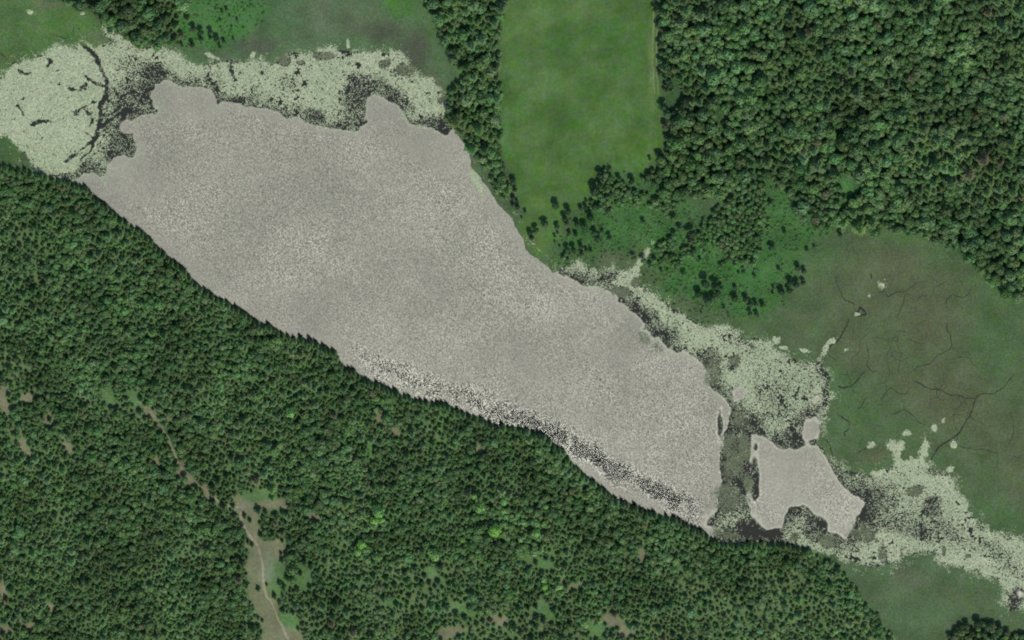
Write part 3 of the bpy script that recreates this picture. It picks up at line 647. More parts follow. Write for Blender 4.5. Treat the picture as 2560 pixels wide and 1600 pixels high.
def c8(pts, ox, oy): return [(ox + x / 3.78, oy + y / 3.78) for x, y in pts]
RILLS = [  # traced dark drainage lines of the marshes
    (c8([(1690, 0), (1700, 110), (1740, 240), (1660, 310), (1600, 310), (1545, 400), (1410, 440), (1370, 500)], 1920, 800), 2.0, 1.6, "dark rill crossing the top of the east marsh"),
    (c8([(1370, 570), (1480, 630), (1640, 660), (1720, 700), (1810, 705), (1870, 745), (1960, 745), (2010, 700), (2110, 690), (2220, 640), (2330, 510)], 1920, 800), 2.6, 2.0, "longest dark rill winding across the east marsh"),
    (c8([(1960, 750), (1920, 860), (1890, 940), (1820, 1030), (1760, 1110), (1660, 1160), (1590, 1230), (1540, 1310), (1490, 1390), (1460, 1420)], 1920, 800), 2.2, 3.4, "dark rill running down to the pale south-east leaves"),
    (c8([(930, 240), (945, 320), (930, 440), (990, 490), (1050, 460)], 1920, 800), 1.8, 1.6, "short hooked rill in the middle of the east marsh"),
    (c8([(650, 620), (700, 645), (790, 625), (830, 580), (880, 500), (930, 460)], 1920, 800), 4.0, 1.8, "dark rill leading out of the leaves into the marsh"),
    (c8([(820, 835), (880, 830), (900, 770), (950, 720)], 1920, 800), 2.6, 1.6, "small bent rill beside the speckled leaves"),
    (c8([(1050, 760), (1110, 690), (1150, 650), (1230, 690), (1290, 700), (1330, 660)], 1920, 800), 1.8, 1.8, "faint arched rill in the east marsh"),
    (c8([(1150, 890), (1220, 880), (1270, 840), (1310, 860), (1360, 900), (1400, 950), (1500, 1000)], 1920, 800), 1.8, 1.8, "wavy rill below the arched rill"),
    (c8([(490, 400), (510, 350), (600, 240), (680, 180), (720, 100), (765, 20), (790, -40)], 1920, 800), 4.0, 2.0, "dark rill entering the leaves from the north"),
    (c8([(650, 880), (700, 920), (760, 960), (760, 1030), (720, 1060), (735, 1110)], 1920, 800), 2.6, 2.2, "broken rill hugging the marsh's western tip"),
    (c8([(550, 1120), (590, 1190), (605, 1280), (660, 1360)], 1920, 800), 2.4, 2.6, "short rill falling to the east pond"),
    (c8([(830, 1270), (910, 1220), (980, 1180)], 1920, 800), 2.2, 1.6, "tiny slanting rill near the pond"),
    (c8([(610, 1070), (650, 1160), (690, 1270), (720, 1330), (790, 1345), (810, 1390)], 1920, 400), 1.6, 2.0, "thin rill under the meadow's edge"),
    (c8([(1030, 1260), (1090, 1250), (1100, 1220), (1140, 1290), (1220, 1240), (1300, 1240), (1360, 1200), (1400, 1160), (1480, 1140)], 1920, 400), 1.8, 1.4, "zigzag rill below the white pool"),
    (c8([(1670, 1370), (1690, 1310), (1740, 1270), (1800, 1290), (1850, 1300), (1910, 1260), (1930, 1180)], 1920, 400), 1.8, 1.6, "curled rill near the east marsh's top"),
    (c8([(1300, 1250), (1280, 1340), (1250, 1430), (1200, 1520)], 1920, 400), 1.4, 1.4, "thin straight rill in the brown marsh"),
    (c8([(780, 1450), (850, 1460), (880, 1400), (930, 1450), (850, 1490)], 1920, 400), 4.5, 4.0, "dark water hole with ragged arms in the marsh"),
    (c8([(965, 1060), (975, 1140)], 1920, 400), 2.5, 3.5, "short dark slit beside the white pool"),
    (c8([(1660, 1170), (1720, 1190), (1800, 1195), (1960, 1220), (2200, 1260)], 1920, 800), 1.6, 1.2, "faint rill heading east out of the marsh"),
    (c8([(520, 330), (530, 350), (640, 370), (640, 310)], 0, 0), 1.6, 1.6, "small forked rill in the corner marsh"),
    (c8([(690, 330), (700, 270), (690, 230)], 0, 0), 1.6, 1.2, "short upright rill in the corner marsh"),
    (c8([(720, 240), (760, 290), (770, 300)], 0, 0), 1.6, 1.2, "tiny rill beside the upright rill"),
    (c8([(0, 480), (50, 540), (90, 580)], 0, 0), 2.0, 1.6, "slanting rill at the picture's western edge"),
]
for i, (ln, a, b, lab) in enumerate(RILLS):
    ribbon("marsh_rill", ln, a * 1.0, b * 1.0, M_RILL, lab, .03, wob=5.0, seed=i, rag=.75)

# finer cracks between the traced rills
RC = np.random.default_rng(77)
cracks = []
while len(cracks) < 30:
    u, v = RC.uniform(2060, 2550), RC.uniform(650, 1260)
    if sdf(MARSH_E_BROWN, np.array([u]), np.array([v]))[0] < -20: continue
    a = RC.uniform(0, 6.28); pts = [(u, v)]
    for k in range(int(RC.integers(4, 9))):
        a += RC.normal() * .7; u += math.cos(a) * 14; v += math.sin(a) * 14; pts.append((u, v))
    cracks.append(pts)
cracks.sort(key=lambda p: p[0][0])
for i, pts in enumerate(cracks):
    ribbon("marsh_rill", pts, 1.1, .8, M_RILL, f"hair-thin faint crack in the brown marsh, number {i + 1} from the west", .03, wob=4, seed=100 + i, rag=.8)
DIRT = srgb(126, 120, 99)
ribbon("dirt_track", DEPOT_TRACK, 5.0, 5.0, M_DIRT, "pale dirt track through the bare clearing", .02, DIRT, 5, 70, rag=.6)
ribbon("dirt_track", WOOD_TRACK, 5.0, 6.0, M_DIRT, "narrow dirt track winding through the south forest", .02, srgb(116, 112, 92), 5, 74, rag=.5)
TR = [(1633, -200), (1634, 0), (1634, 60), (1632, 110), (1632, 160), (1634, 200), (1638, 240)]
ribbon("wheel_rut", TR, 2.4, 1.6, M_DIRT, "worn wheel rut on the field's eastern margin", .02, srgb(108, 120, 82), 1.5, 78, rag=.5)
ribbon("wheel_rut", [(a + 9, b) for a, b in TR[2:]], 2.0, 1.6, M_DIRT, "second wheel rut closer to the north-east wood", .02, srgb(102, 116, 78), 1.5, 80, rag=.5)

# ------------------------------------------------------------------ tree meshes
def broadleaf_crown(seed, material, nleaf=540, flat=1.0):
    """unit crown: radius about 1, z from 0 (underside) to about 1.5"""
    r = np.random.default_rng(seed)
    nl = int(r.integers(5, 9))
    cen = []
    for k in range(nl):
        a = k * 2.4 + r.random() * .8; d = r.uniform(.15, .66) if k else 0
        cen.append((math.cos(a) * d, math.sin(a) * d, (r.uniform(.35, .8) if k else .9) * flat, r.uniform(.3, .46) if k else .6))
    V = []; F = []
    wts = np.array([c[3] ** 2 for c in cen]); wts /= wts.sum()
    for i in range(nleaf):
        cx, cy, cz, cr = cen[r.choice(nl, p=wts)]
        d = r.normal(size=3); d[2] = abs(d[2]) * .9 - .25; d /= np.linalg.norm(d)
        p = np.array([cx, cy, cz]) + d * cr * r.uniform(.78, 1.12)
        n = d + r.normal(size=3) * .25; n /= np.linalg.norm(n)
        t = np.cross(n, r.normal(size=3)); t /= np.linalg.norm(t); b = np.cross(n, t)
        s = r.uniform(.085, .15); s2 = s * r.uniform(.7, 1.3)
        k = len(V)
        V += [p - t * s - b * s2 * .4, p + t * s * .3 - b * s2, p + t * s + b * s2 * .5, p - t * s * .2 + b * s2]
        F.append((k, k + 1, k + 2, k + 3))
    return mesh_np("broadleaf_crown", np.array(V), F, 4, material)

def conifer_crown(seed, material):
    """unit crown: base radius 1, z from .0 to 3.2, drooping ragged tiers"""
    r = np.random.default_rng(seed)
    V = []; F = []
    tiers = 9
    for t in range(tiers):
        f = t / (tiers - 1)
        z = .1 + 2.9 * f
        R = (1 - f) ** .85 * 1.0 + .10
        nb = int(11 - 5 * f)
        off = r.random() * 6.28
        for b in range(nb):
            a = off + b * 2 * math.pi / nb + r.normal() * .16
            L = R * r.uniform(.7, 1.1); dr = L * r.uniform(.2, .42)
            ca, sa = math.cos(a), math.sin(a); wd = L * r.uniform(.2, .3)
            z0 = z + r.normal() * .05
            k = len(V)
            V += [np.array([ca * .04, sa * .04, z0 + .12]), np.array([ca * L * .55 - sa * wd, sa * L * .55 + ca * wd, z0 - dr * .6]),
                  np.array([ca * L, sa * L, z0 - dr]), np.array([ca * L * .55 + sa * wd, sa * L * .55 - ca * wd, z0 - dr * .6]),
                  np.array([ca * L * .6, sa * L * .6, z0 - dr * .35])]
            F += [(k, k + 1, k + 4), (k, k + 4, k + 3), (k + 1, k + 2, k + 4), (k + 4, k + 2, k + 3)]
    k = len(V); V += [np.array([.05, 0, 2.9]), np.array([-.03, .05, 2.9]), np.array([-.03, -.05, 2.9]), np.array([0, 0, 3.4])]
    F += [(k, k + 1, k + 3), (k + 1, k + 2, k + 3), (k + 2, k, k + 3)]
    return mesh_np("conifer_crown", np.array(V), F, 3, material)

def trunk_mesh(name, h, r0, r1, limbs, seed):
    r = np.random.default_rng(seed)
    V = []; F = []
    def tube(p, q, a, b, n=6):
        p = np.array(p, float); q = np.array(q, float); d = q - p; d /= np.linalg.norm(d)
        x = np.cross(d, [.3, .9, .1]); x /= np.linalg.norm(x); y = np.cross(d, x)
        k = len(V)
        for c, rad in ((p, a), (q, b)):
            for i in range(n):
                t = i * 2 * math.pi / n; V.append(c + (x * math.cos(t) + y * math.sin(t)) * rad)
        for i in range(n): F.append((k + i, k + (i + 1) % n, k + n + (i + 1) % n, k + n + i))
    tube((0, 0, -.1), (0, 0, h * .6), r0, (r0 + r1) / 2); tube((0, 0, h * .6), (0, 0, h), (r0 + r1) / 2, r1)
    for i in range(limbs):
        a = i * 2.4; z = h * r.uniform(.4, .75)
        tube((0, 0, z), (math.cos(a) * .5, math.sin(a) * .5, z + .35), r0 * .45, r1 * .5, 5)
    return mesh_np(name, np.array(V), F, 4, M_BARK, smooth=True)

NVAR = 7
BROAD = [broadleaf_crown(100 + i, M_BROAD) for i in range(NVAR)]
CONI = [conifer_crown(200 + i, M_CONIFER) for i in range(NVAR)]
SHRUB = [broadleaf_crown(300 + i, M_SHRUB, 90, .8) for i in range(4)]
TRUNK_B = trunk_mesh("broadleaf_trunk", 1.0, .075, .03, 5, 1)      # unit: crown radius 1
TRUNK_C = trunk_mesh("conifer_trunk", 3.1, .07, .015, 0, 2)

TREES = []        # (u, v, r px) of every individual, so that the filler keeps clear
def tree(u, v, rpx, kind, label, group, tone=None, lift=None):
    """u, v = middle of the crown on the map"""
    r = rpx * S
    if kind == 'conifer':
        h = r * random.uniform(3.4, 4.3) * (1.12 if 'shore' in label else 1.0); sz = h / 3.5; zb = h * .06; zc = h * .45
    else:
        sz = r * random.uniform(1.0, 1.25); zb = r * random.uniform(.5, .8) + (3.5 if tone is M_LIME else 0); zc = zb + sz * .8; h = zb + 1.4 * sz
    g = ground([u], [v], zc)[0]
    # back to the map to read the height of the ground under the crown
    base = ground([u], [v], 0.0)[0]; dv = (g[1] - base[1]) / S; du = (g[0] - base[0]) / S
    z = float(max(height(np.array([u + du]), np.array([v - dv]))[0], 0.05))
    nm = "conifer_tree" if kind == 'conifer' else "broadleaf_tree"
    o = bpy.data.objects.new(nm, None); C.objects.link(o)
    o.location = (g[0], g[1], z); o.rotation_euler = (0, 0, random.uniform(0, 6.28)); o.empty_display_size = .5
    o["label"] = label; o["category"] = "tree"; o["group"] = group
    cr = bpy.data.objects.new("crown", random.choice(CONI if kind == 'conifer' else BROAD)); C.objects.link(cr); cr.parent = o
    cr.location = (0, 0, zb); cr.scale = (r * random.uniform(.92, 1.08), r * random.uniform(.92, 1.08), sz)
    if tone is not None:
        cr.material_slots[0].link = 'OBJECT'; cr.material_slots[0].material = tone
    tk = bpy.data.objects.new("trunk", TRUNK_C if kind == 'conifer' else TRUNK_B); C.objects.link(tk); tk.parent = o
    tk.scale = (r, r, (h / 3.3) if kind == 'conifer' else zb + sz * .7)
    TREES.append((u + du, v - dv, rpx))
    return o

def ordinal(n):
    words = ["first", "second", "third", "fourth", "fifth", "sixth", "seventh", "eighth", "ninth", "tenth", "eleventh", "twelfth"]
    if n <= 12: return words[n - 1]
    s = 'th' if 10 <= n % 100 <= 20 else {1: 'st', 2: 'nd', 3: 'rd'}.get(n % 10, 'th')
    return f"{n}{s}"

def cluster(pts, ox, oy, kind, tmpl, group, tone=None, axis=0, scale=1.0):
    """pts in crop pixels (3.78 per map pixel); tmpl takes the ordinal from the west (axis 0) or north (axis 1)"""
    q = sorted(((ox + x / 3.78, oy + y / 3.78, r / 3.78 * scale) for x, y, r in pts), key=lambda t: t[axis])
    for i, (u, v, r) in enumerate(q):
        tree(u, v, r, kind, tmpl.format(ordinal(i + 1)), group, tone)

D = M_BROAD_DARK
cluster([(10, 210, 40), (28, 280, 30), (8, 360, 30), (45, 385, 20), (10, 425, 28), (55, 445, 30), (125, 490, 22), (90, 545, 14)], 1280, 400, 'broad',
        "dark round tree, {} from the north in the row between lake and field", "trees between lake and field", D, 1)
tree(1280 + 410 / 3.78, 400 + 430 / 3.78, 12, 'broad', "lone dark tree standing in the field's narrow south end", "trees on the field", D)
cluster([(310, 605, 45), (225, 665, 40), (165, 690, 34), (185, 735, 34)], 1280, 400, 'broad', "dark tree, {} from the west in the small group above the shore point", "shore point group", D)
cluster([(530, 490, 45), (495, 550, 40), (425, 635, 34), (515, 605, 34), (540, 690, 26), (600, 705, 28)], 1280, 400, 'broad', "dark tree, {} from the west in the clump south of the lone field tree", "clump south of the lone tree", D)
cluster([(700, 385, 18), (650, 455, 27), (695, 450, 32), (780, 440, 40), (740, 540, 50), (615, 610, 38), (680, 630, 45), (780, 690, 40), (810, 745, 44), (850, 670, 25), (920, 730, 34)], 1280, 400, 'broad',
        "dark tree, {} from the west in the straggling clump on the meadow's edge", "clump on the meadow edge", D)
cluster([(520, 850, 38), (585, 855, 44), (650, 820, 34), (700, 850, 22), (745, 855, 25)], 1280, 400, 'broad', "dark tree, {} from the west in the row nearest the bay", "row by the bay", D)
cluster([(405, 720, 19), (430, 690, 16), (405, 775, 14), (450, 815, 14)], 1280, 400, 'broad', "small dark bush-sized tree, {} from the north on the shore meadow", "small trees on the shore meadow", D, 1)
cluster([(835, 145, 45), (925, 160, 40), (1010, 175, 35), (830, 235, 45), (780, 285, 60), (900, 240, 30), (940, 325, 35), (1010, 365, 25), (1130, 200, 45)], 1280, 400, 'broad',
        "dark tree, {} from the west at the field's south-east corner", "trees at the field corner", D)
cluster([(1830, 1170, 60), (1760, 1270, 50), (1930, 1190, 52), (1945, 1262, 48), (1850, 1335, 52), (1895, 1300, 38), (1975, 1205, 30)], 1280, 400, 'broad',
        "dark tree, {} from the west in the ring-shaped clump above the marsh", "ring-shaped clump", D)
cluster([(2105, 1205, 26), (2105, 1310, 40), (2000, 1395, 22), (1790, 1440, 14)], 1280, 400, 'broad', "single dark tree, {} from the west around the ring-shaped clump", "single trees by the ring clump", D)
cluster([(2210, 1320, 40), (2250, 1365, 40), (2300, 1360, 35), (2365, 1370, 35), (2250, 1450, 30), (2310, 1460, 30)], 1280, 400, 'broad', "dark tree, {} from the west in the short row east of the ring clump", "short row by the ring clump", D)
cluster([(1700, 700, 55), (1690, 765, 45), (1720, 860, 38), (1775, 935, 20), (1240, 580, 28)], 1280, 400, 'broad', "dark tree, {} from the north in the green scrub meadow", "trees in the scrub meadow", D, 1)
cluster([(280, 1020, 38), (340, 1050, 34), (100, 1030, 24), (210, 1165, 45), (130, 1250, 45), (50, 1205, 22), (200, 1235, 40), (270, 1180, 40), (330, 1160, 34), (45, 1255, 18)], 1920, 400, 'broad',
        "dark tree, {} from the west in the dense clump at the east marsh's edge", "clump at the east marsh edge", D)
cluster([(30, 830, 38), (370, 850, 25), (435, 815, 18), (680, 705, 32), (155, 675, 28)], 1920, 400, 'broad', "lone dark tree, {} from the west on the meadow under the north-east wood", "lone trees under the wood", D)
cluster([(1025, 610, 22), (1180, 640, 30), (1280, 650, 38), (1330, 692, 28), (1400, 690, 28), (1470, 660, 26), (1540, 700, 24), (1630, 730, 26), (1880, 915, 45), (1725, 770, 24)], 1920, 400, 'broad',
        "dark tree, {} from the west on the wood's south edge by the brown marsh", "trees on the wood's south edge", D)
cluster([(540, 485, 35), (640, 480, 40), (735, 480, 40), (375, 420, 35), (460, 360, 25), (215, 350, 35), (880, 330, 34), (1090, 500, 48)], 1920, 400, 'broad', "dark tree, {} from the west around the bright glades in the wood", "trees around the glades", D)
cluster([(1710, 330, 32), (1830, 270, 38), (1900, 305, 38), (1990, 300, 34), (1665, 395, 30), (1815, 425, 32), (1720, 430, 24), (1900, 370, 36), (2050, 375, 38), (2115, 390, 25), (2205, 370, 18), (2075, 440, 28), (1990, 355, 26)], 0, 0, 'broad',
        "dark tree, {} from the west in the cluster above the north shore", "cluster above the north shore", D)
cluster([(2100, 110, 20), (2140, 90, 22), (2080, 190, 16), (2170, 150, 14), (2240, 180, 14), (2300, 260, 12), (2190, 250, 12)], 0, 0, 'broad', "small dark tree, {} from the west scattered on the vivid green meadow", "scattered on the vivid meadow", D)
cluster([(915, 120, 40)], 0, 0, 'broad', "dark tree, {} of the north wood beside the pale leaf strip", "north wood", D)
cluster([(1430, 1010, 48), (1640, 985, 85 * .6), (1640, 950, 50), (1835, 985, 62), (1445, 1195, 44), (1490, 800, 40), (1470, 770, 34), (1450, 620, 62), (1400, 690, 34), (1370, 90, 48), (1380, 240, 40), (1405, 420, 44), (1450, 1290, 26), (1465, 1390, 34), (1370, 1455, 28), (1300, 1500, 22)], 1280, 0, 'broad',
        "dark tree, {} from the north where the wood meets the field", "wood edge by the field", D, 1)
cluster([(1980, 1070, 40), (2010, 1110, 26)], 1280, 1200, 'broad', "lime green crown, {} from the west in the forest's east half", "lime crowns", M_LIME, 0)
cluster([(300, 940, 42), (310, 1005, 42), (330, 1060, 28), (445, 1000, 48)], 1280, 1200, 'broad', "bright lime crown, {} from the west in the group by the grassy glade", "lime crowns by the glade", M_LIME)
cluster([(995, 600, 55), (960, 675, 52)], 640, 1200, 'broad', "brightest lime crown, {} from the west of the touching pair", "touching lime pair", M_LIME)
cluster([(1160, 300, 75), (1120, 380, 50), (1190, 370, 40)], 640, 1200, 'broad', "big bright green crown, {} from the west in the middle forest", "big bright crowns", M_LIME)
cluster([(740, 340, 40), (900, 270, 42), (830, 390, 40), (990, 430, 40), (960, 150, 36), (910, 545, 34), (640, 120, 60), (780, 210, 56)], 640, 1200, 'broad', "rounded green crown, {} from the west around the bright crowns", "crowns around the bright ones", M_BROAD)
cluster([(1690, 700, 70), (2060, 150, 40), (2340, 200, 52), (2340, 290, 40), (2250, 480, 78), (1950, 555, 38), (2120, 250, 75), (1660, 690, 45)], 640, 1200, 'broad', "broad green crown, {} from the west in the forest below the narrows", "broad crowns below the narrows", M_LIME)
cluster([(230, 500, 48), (320, 250, 36), (80, 560, 36), (110, 400, 34)], 1280, 1200, 'broad', "green leafy crown, {} from the west close to the south shore bend", "leafy crowns by the bend", M_LIME)
cluster([(640, 1430, 36)], 1920, 1200, 'broad', "yellow lime crown, {} tree by the forest's south-east end", "yellow lime crown", M_LIME)
cluster([(1850, 490, 60), (730, 1290, 44), (2160, 1170, 38), (1620, 340, 44), (1840, 330, 70), (960, 480, 46)], 1920, 0, 'broad', "bright green crown, {} from the west inside the north-east wood", "bright crowns in the north-east wood", M_LIME, 0, .8)
cluster([(330, 880, 50), (1040, 660, 0.1 + 20)], 640, 800, 'broad', "fresh green crown, {} from the west behind the south shore", "fresh crowns behind the shore", M_LIME)
cluster([(1880, 1385, 45), (1980, 1365, 50), (2090, 1385, 45), (2190, 1405, 45), (1780, 1445, 40), (1710, 1475, 30), (1930, 1450, 45), (2040, 1460, 48), (2140, 1470, 45), (2260, 1450, 40), (1830, 1490, 36)], 1920, 1200, 'broad',
        "dark tree, {} from the west in the small wood at the bottom corner", "small wood at the corner", D)
# conifers around the bare clearing
cluster([(20, 1030, 25), (100, 985, 17), (175, 1100, 28), (255, 1098, 24), (235, 690, 18), (245, 765, 28), (380, 790, 13), (310, 870, 32), (300, 930, 36), (420, 885, 28), (225, 980, 28), (262, 1025, 36), (510, 1018, 30), (390, 1045, 36), (325, 1020, 14), (455, 785, 42), (520, 785, 20)],
        640, 1200, 'conifer', "dark conifer, {} from the west on the grassy side of the clearing", "conifers beside the clearing", None, 0, 1.15)
cluster([(360, 690, 46), (435, 650, 30), (160, 510, 30), (245, 570, 22), (320, 550, 38), (490, 570, 42), (45, 520, 30)], 640, 1200, 'conifer', "dark conifer, {} from the west at the clearing's upper rim", "conifers at the upper rim", None, 0, 1.15)
cluster([(280, 1195, 28), (370, 1190, 44), (410, 1250, 40), (500, 1195, 30), (570, 1130, 42), (650, 1130, 36), (440, 1190, 36)], 640, 1200, 'conifer', "dark conifer, {} from the west below the grassy strip", "conifers below the grassy strip", None, 0, 1.15)
cluster([(20, 1310, 25), (60, 1330, 20), (20, 1395, 30), (45, 1440, 24), (15, 1470, 24)], 640, 1200, 'conifer', "dark conifer, {} from the north on the clearing's far side", "conifers across the track", None, 1, 1.15)
cluster([(150, 170, 30), (400, 255, 46), (330, 290, 38), (250, 310, 34), (20, 290, 42), (90, 310, 30), (560, 420, 44), (500, 420, 40)], 640, 1200, 'conifer', "dark conifer, {} from the west along the pale earth strip", "conifers along the earth strip", None, 0, 1.1)
cluster([(1110, 75, 46), (1110, 920, 38), (1265, 860, 42), (1345, 875, 42), (1310, 1010, 44), (1200, 1120, 40), (1330, 1190, 36), (760, 750, 44), (560, 1130, 30), (1880, 1010, 36), (1960, 1010, 30), (2100, 1090, 30)], 640, 1200, 'conifer', "big dark conifer, {} from the west in the open lower forest", "big conifers of the lower forest", None, 0, 1.1)
cluster([(230, 800, 32), (50, 900, 36), (170, 910, 30), (30, 1100, 34), (160, 1110, 34), (90, 1170, 30), (225, 1195, 30), (60, 1230, 44), (150, 1210, 30), (395, 1240, 42), (460, 1240, 30), (300, 1340, 42), (230, 1390, 46), (450, 1390, 42), (550, 1370, 36), (20, 1410, 46), (650, 1240, 34), (740, 1250, 30), (660, 1080, 36), (590, 1100, 34), (330, 1470, 40)], 1280, 1200, 'conifer',
        "dark conifer, {} from the west around the grassy glades near the bottom edge", "conifers around the glades", None, 0, 1.1)
cluster([(60, 1140, 32), (240, 1310, 38), (280, 1260, 32), (105, 1380, 30), (180, 1390, 30), (480, 1300, 28), (550, 1390, 34), (330, 1110, 26), (170, 1480, 34), (30, 1470, 34), (100, 1470, 28), (1020, 1100, 30), (1290, 1390, 34)], 0, 1200, 'conifer',
        "dark conifer, {} from the west near the small bare patches at the bottom corner", "conifers at the bottom corner", None, 0, 1.1)
cluster([(2310, 340, 28), (2360, 380, 26), (2300, 540, 34), (2340, 580, 30), (1860, 90, 36), (1920, 180, 34), (2010, 210, 34), (2110, 250, 40), (2200, 240, 30), (2300, 660, 24), (2380, 610, 26), (2220, 400, 30)], 0, 1200, 'conifer',
        "dark conifer, {} from the west along the wood track's lower bend", "conifers along the track bend", None, 0, 1.1)
cluster([(85, 720, 32), (180, 720, 26), (235, 690, 20), (90, 770, 26), (150, 830, 28), (480, 720, 32), (590, 710, 28), (740, 750, 20), (790, 750, 20), (860, 745, 20), (470, 950, 30), (520, 910, 30), (340, 760, 30), (15, 520, 24)], 0, 800, 'conifer',
        "dark conifer, {} from the west beside the bare patches at the forest's western side", "conifers by the western bare patches", None, 0, 1.1)

# the front row along the south shore
def along(line, spacing, off, kind, tmpl, group, rlo, rhi, tone=None, u0=-1e9, u1=1e9):
    Pn = np.array(line, float); seg = np.sqrt(((Pn[1:] - Pn[:-1]) ** 2).sum(1)); t = np.concatenate([[0], np.cumsum(seg)])
    s = 0.0; i = 0
    while s < t[-1]:
        u = float(np.interp(s, t, Pn[:, 0])); v = float(np.interp(s, t, Pn[:, 1])) + off + random.uniform(-3, 4)
        if u0 < u < u1:
            i += 1
            tree(u, v, random.uniform(rlo, rhi), kind, tmpl.format(ordinal(i)), group, tone)
        s += spacing * random.uniform(.7, 1.35)
along(SOUTH_SHORE, 13.5, 11, 'conifer', "shore conifer, {} from the west in the front row along the lake's south bank", "front row on the south bank", 8.0, 11.0, None, -4, 2040)

# ------------------------------------------------------------------ the woods behind: masses of trees set by instancing
def scatter(n, spacing_fn, mask_fn, box, seed, pre=(), pack=.62, loose=None):
    r = np.random.default_rng(seed)
    cell = 12.0
    grid = {}
    def put(x, y, rad): grid.setdefault((int(x // cell), int(y // cell)), []).append((x, y, rad))
    for x, y, rad in pre: put(x, y, rad)
    us = r.uniform(box[0], box[2], n); vs = r.uniform(box[1], box[3], n)
    mk = mask_fn(us, vs); ok = r.random(n) < mk
    us, vs = us[ok], vs[ok]; sp = spacing_fn(us, vs, r)
    lo = loose(us, vs) if loose else np.ones(len(us))
    out = []
    for x, y, rad, f in zip(us, vs, sp * lo, lo):
        gx, gy = int(x // cell), int(y // cell); m = int(rad // cell) + 2; good = True
        for a in range(gx - m, gx + m + 1):
            for b in range(gy - m, gy + m + 1):
                for (px, py, pr) in grid.get((a, b), ()):
                    if (px - x) ** 2 + (py - y) ** 2 < (pack * (rad + pr)) ** 2: good = False; break
                if not good: break
            if not good: break
        if good:
            put(x, y, rad); out.append((x, y, rad / f))
    return np.array(out)

def gridval(A, u, v):
    x = np.clip(((np.asarray(u) - GU[0]) / STEP).astype(int), 0, nu - 1); y = np.clip(((np.asarray(v) - GV[0]) / STEP).astype(int), 0, nv - 1)
    return A[y, x]
MASK_S = sstep(2, 10, forest_s) * (1 - glade_mask)
ne = sstep(-4, 8, sdf(NE_FOREST, WU, WV))
for g in [(2010, 480, 40, 24, 20), (2110, 470, 34, 40, 0), (2060, 500, 30, 20, 0), (1690, 245, 34, 30, 20), (1745, 250, 30, 14, -20), (1800, 290, 16, 40, 0), (2290, 540, 26, 8, 0)]:
    ne = ne * (1 - sstep(-.1, .2, blob(WU, WV, *g)))
MASK_N = np.maximum(ne, sstep(-3, 4, sdf(NORTH_WOOD, WU, WV)))
MASK_N = np.maximum(MASK_N, sstep(-3, 4, sdf(SE_WOOD, WU, WV)))
BELT_M = sstep(-4, 6, sdf(BELT, WU * .5 + UU * .5, WV * .5 + VV * .5))
MASK_N = np.maximum(MASK_N, BELT_M)
SCR = sstep(-20, 30, sdf(SCRUB_E, WU, WV)); SCRN = sstep(-6, 6, sdf(SCRUB_N, WU, WV))

pre = [(a, b, c) for a, b, c in TREES]
SU = scatter(120000, lambda u, v, r: (4.6 + 8.5 * r.random(len(u)) ** 2.1) * (.85 + .3 * fbm(u, v, 80, 2, 62)), lambda u, v: gridval(MASK_S, u, v), (-60, 395, 2260, 1660), 5, pre, .46, lambda u, v: 1 + .75 * gridval(open_s, u, v))
mixn = fbm(SU[:, 0], SU[:, 1], 70, 3, 63) + .22 * (rng.random(len(SU)) - .5)
is_b = mixn > .515
NT = scatter(90000, lambda u, v, r: (7.5 + 14 * r.random(len(u)) ** 2.0) * (.75 + .5 * fbm(u, v, 90, 2, 64)), lambda u, v: gridval(MASK_N, u, v), (-60, -70, 2620, 1660), 6, pre, .5)
conN = (fbm(NT[:, 0], NT[:, 1], 90, 3, 65) > .62) | (gridval(BELT_M, NT[:, 0], NT[:, 1]) > .5) & (rng.random(len(NT)) < .55)
# sparse trees in the scrub
ST = scatter(16000, lambda u, v, r: r.uniform(4, 9, len(u)), lambda u, v: gridval(SCR, u, v) * sstep(.48, .64, fbm(u, v, 90, 3, 66)) * sstep(690, 560, v), (1350, 400, 2140, 800), 7, pre + [tuple(x) for x in NT])
SH = scatter(60000, lambda u, v, r: 1.6 + 5.0 * r.random(len(u)) ** 2, lambda u, v: np.maximum(gridval(SCR, u, v) * .8, gridval(SCRN, u, v) * .45) * sstep(.2, .6, fbm(u, v, 60, 3, 67)), (420, -60, 2140, 820), 8, pre)

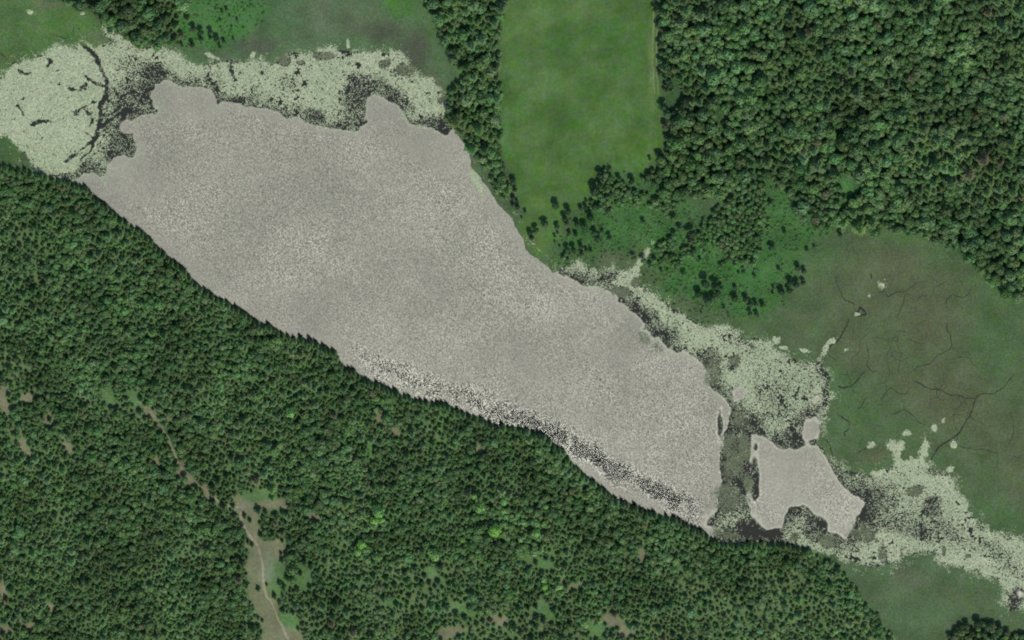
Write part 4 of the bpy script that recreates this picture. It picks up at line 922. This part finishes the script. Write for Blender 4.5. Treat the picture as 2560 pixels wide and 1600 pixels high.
def mass(name, pts, kind, meshes, label, cat, tonefn=None):
    col = bpy.data.collections.new(name + " kinds")            # source shapes, never linked to the scene themselves
    for i, me in enumerate(meshes):
        col.objects.link(bpy.data.objects.new(f"{name}_shape_{i:02d}", me))
    n = len(pts)
    u, v, rp = pts[:, 0], pts[:, 1], pts[:, 2]
    p = ground(u, v); p[:, 2] = np.maximum(height(u, v), .05)
    r = rp * S
    if kind == 'conifer':
        sz = r * rng.uniform(.9, 1.25, n); p[:, 2] += sz * .2; r = r * 1.25
    elif kind == 'broad':
        sz = r * rng.uniform(1.0, 1.4, n); p[:, 2] += r * rng.uniform(.3, .7, n) + rng.uniform(0, 2.6, n); r = r * 1.22
    else:
        sz = r * rng.uniform(.8, 1.2, n); p[:, 2] -= r * .15
    me = bpy.data.meshes.new(name); me.vertices.add(n); me.vertices.foreach_set("co", p.astype(np.float32).ravel()); me.update()
    add_attr(me, "pick", 'INT', rng.integers(0, len(meshes), n))
    add_attr(me, "turn", 'FLOAT', rng.random(n) * 6.283)
    add_attr(me, "size", 'FLOAT_VECTOR', np.stack([r * rng.uniform(.9, 1.1, n), r * rng.uniform(.9, 1.1, n), sz], -1))
    o = link(name, me, label=label, cat=cat, kind='stuff')
    ng = bpy.data.node_groups.new(name, 'GeometryNodeTree')
    ng.interface.new_socket("Geometry", in_out='INPUT', socket_type='NodeSocketGeometry')
    ng.interface.new_socket("Geometry", in_out='OUTPUT', socket_type='NodeSocketGeometry')
    nd = ng.nodes; L = ng.links
    gi = nd.new("NodeGroupInput"); go = nd.new("NodeGroupOutput")
    ci = nd.new("GeometryNodeCollectionInfo"); ci.inputs[0].default_value = col; ci.inputs[1].default_value = True; ci.inputs[2].default_value = True
    ip = nd.new("GeometryNodeInstanceOnPoints"); ip.inputs["Pick Instance"].default_value = True
    def named(nm, dt):
        a = nd.new("GeometryNodeInputNamedAttribute"); a.data_type = dt; a.inputs[0].default_value = nm; return a.outputs[0]
    L.new(gi.outputs[0], ip.inputs["Points"]); L.new(ci.outputs[0], ip.inputs["Instance"])
    L.new(named("pick", 'INT'), ip.inputs["Instance Index"])
    cx = nd.new("ShaderNodeCombineXYZ"); L.new(named("turn", 'FLOAT'), cx.inputs[2])
    L.new(cx.outputs[0], ip.inputs["Rotation"]); L.new(named("size", 'FLOAT_VECTOR'), ip.inputs["Scale"])
    L.new(ip.outputs[0], go.inputs[0])
    md = o.modifiers.new("trees", 'NODES'); md.node_group = ng
    return o

# the largest crowns of the north-east wood stand as trees of their own
big = (NT[:, 0] > 1650) & (NT[:, 0] < 2555) & (NT[:, 1] > 5) & (NT[:, 1] < 740) & ~conN
order = np.argsort(-NT[:, 2] * big)[:75]
for i in order:
    tree(NT[i, 0], NT[i, 1], NT[i, 2] * 1.1, 'broad', "one of the widest rounded crowns packed inside the dense north-east wood", "widest crowns of the north-east wood")
left = np.ones(len(NT), bool); left[order] = False
CON_PTS = np.concatenate([SU[~is_b], NT[left & conN]])
BRO_PTS = np.concatenate([SU[is_b], NT[left & ~conN], ST])
mass("conifer_forest", CON_PTS, 'conifer', CONI, "dense dark conifer forest covering the slope south of the lake", "forest")
mass("broadleaf_forest", BRO_PTS, 'broad', BROAD, "dense green broadleaf wood, mainly in the north-east corner", "forest")
mass("scrub", SH, 'shrub', SHRUB, "low green bushes dotted over the scrubby meadows", "scrub")
print("trees", len(TREES), "conifers", len(CON_PTS), "broad", len(BRO_PTS), "shrubs", len(SH), "leaves", len(pu))
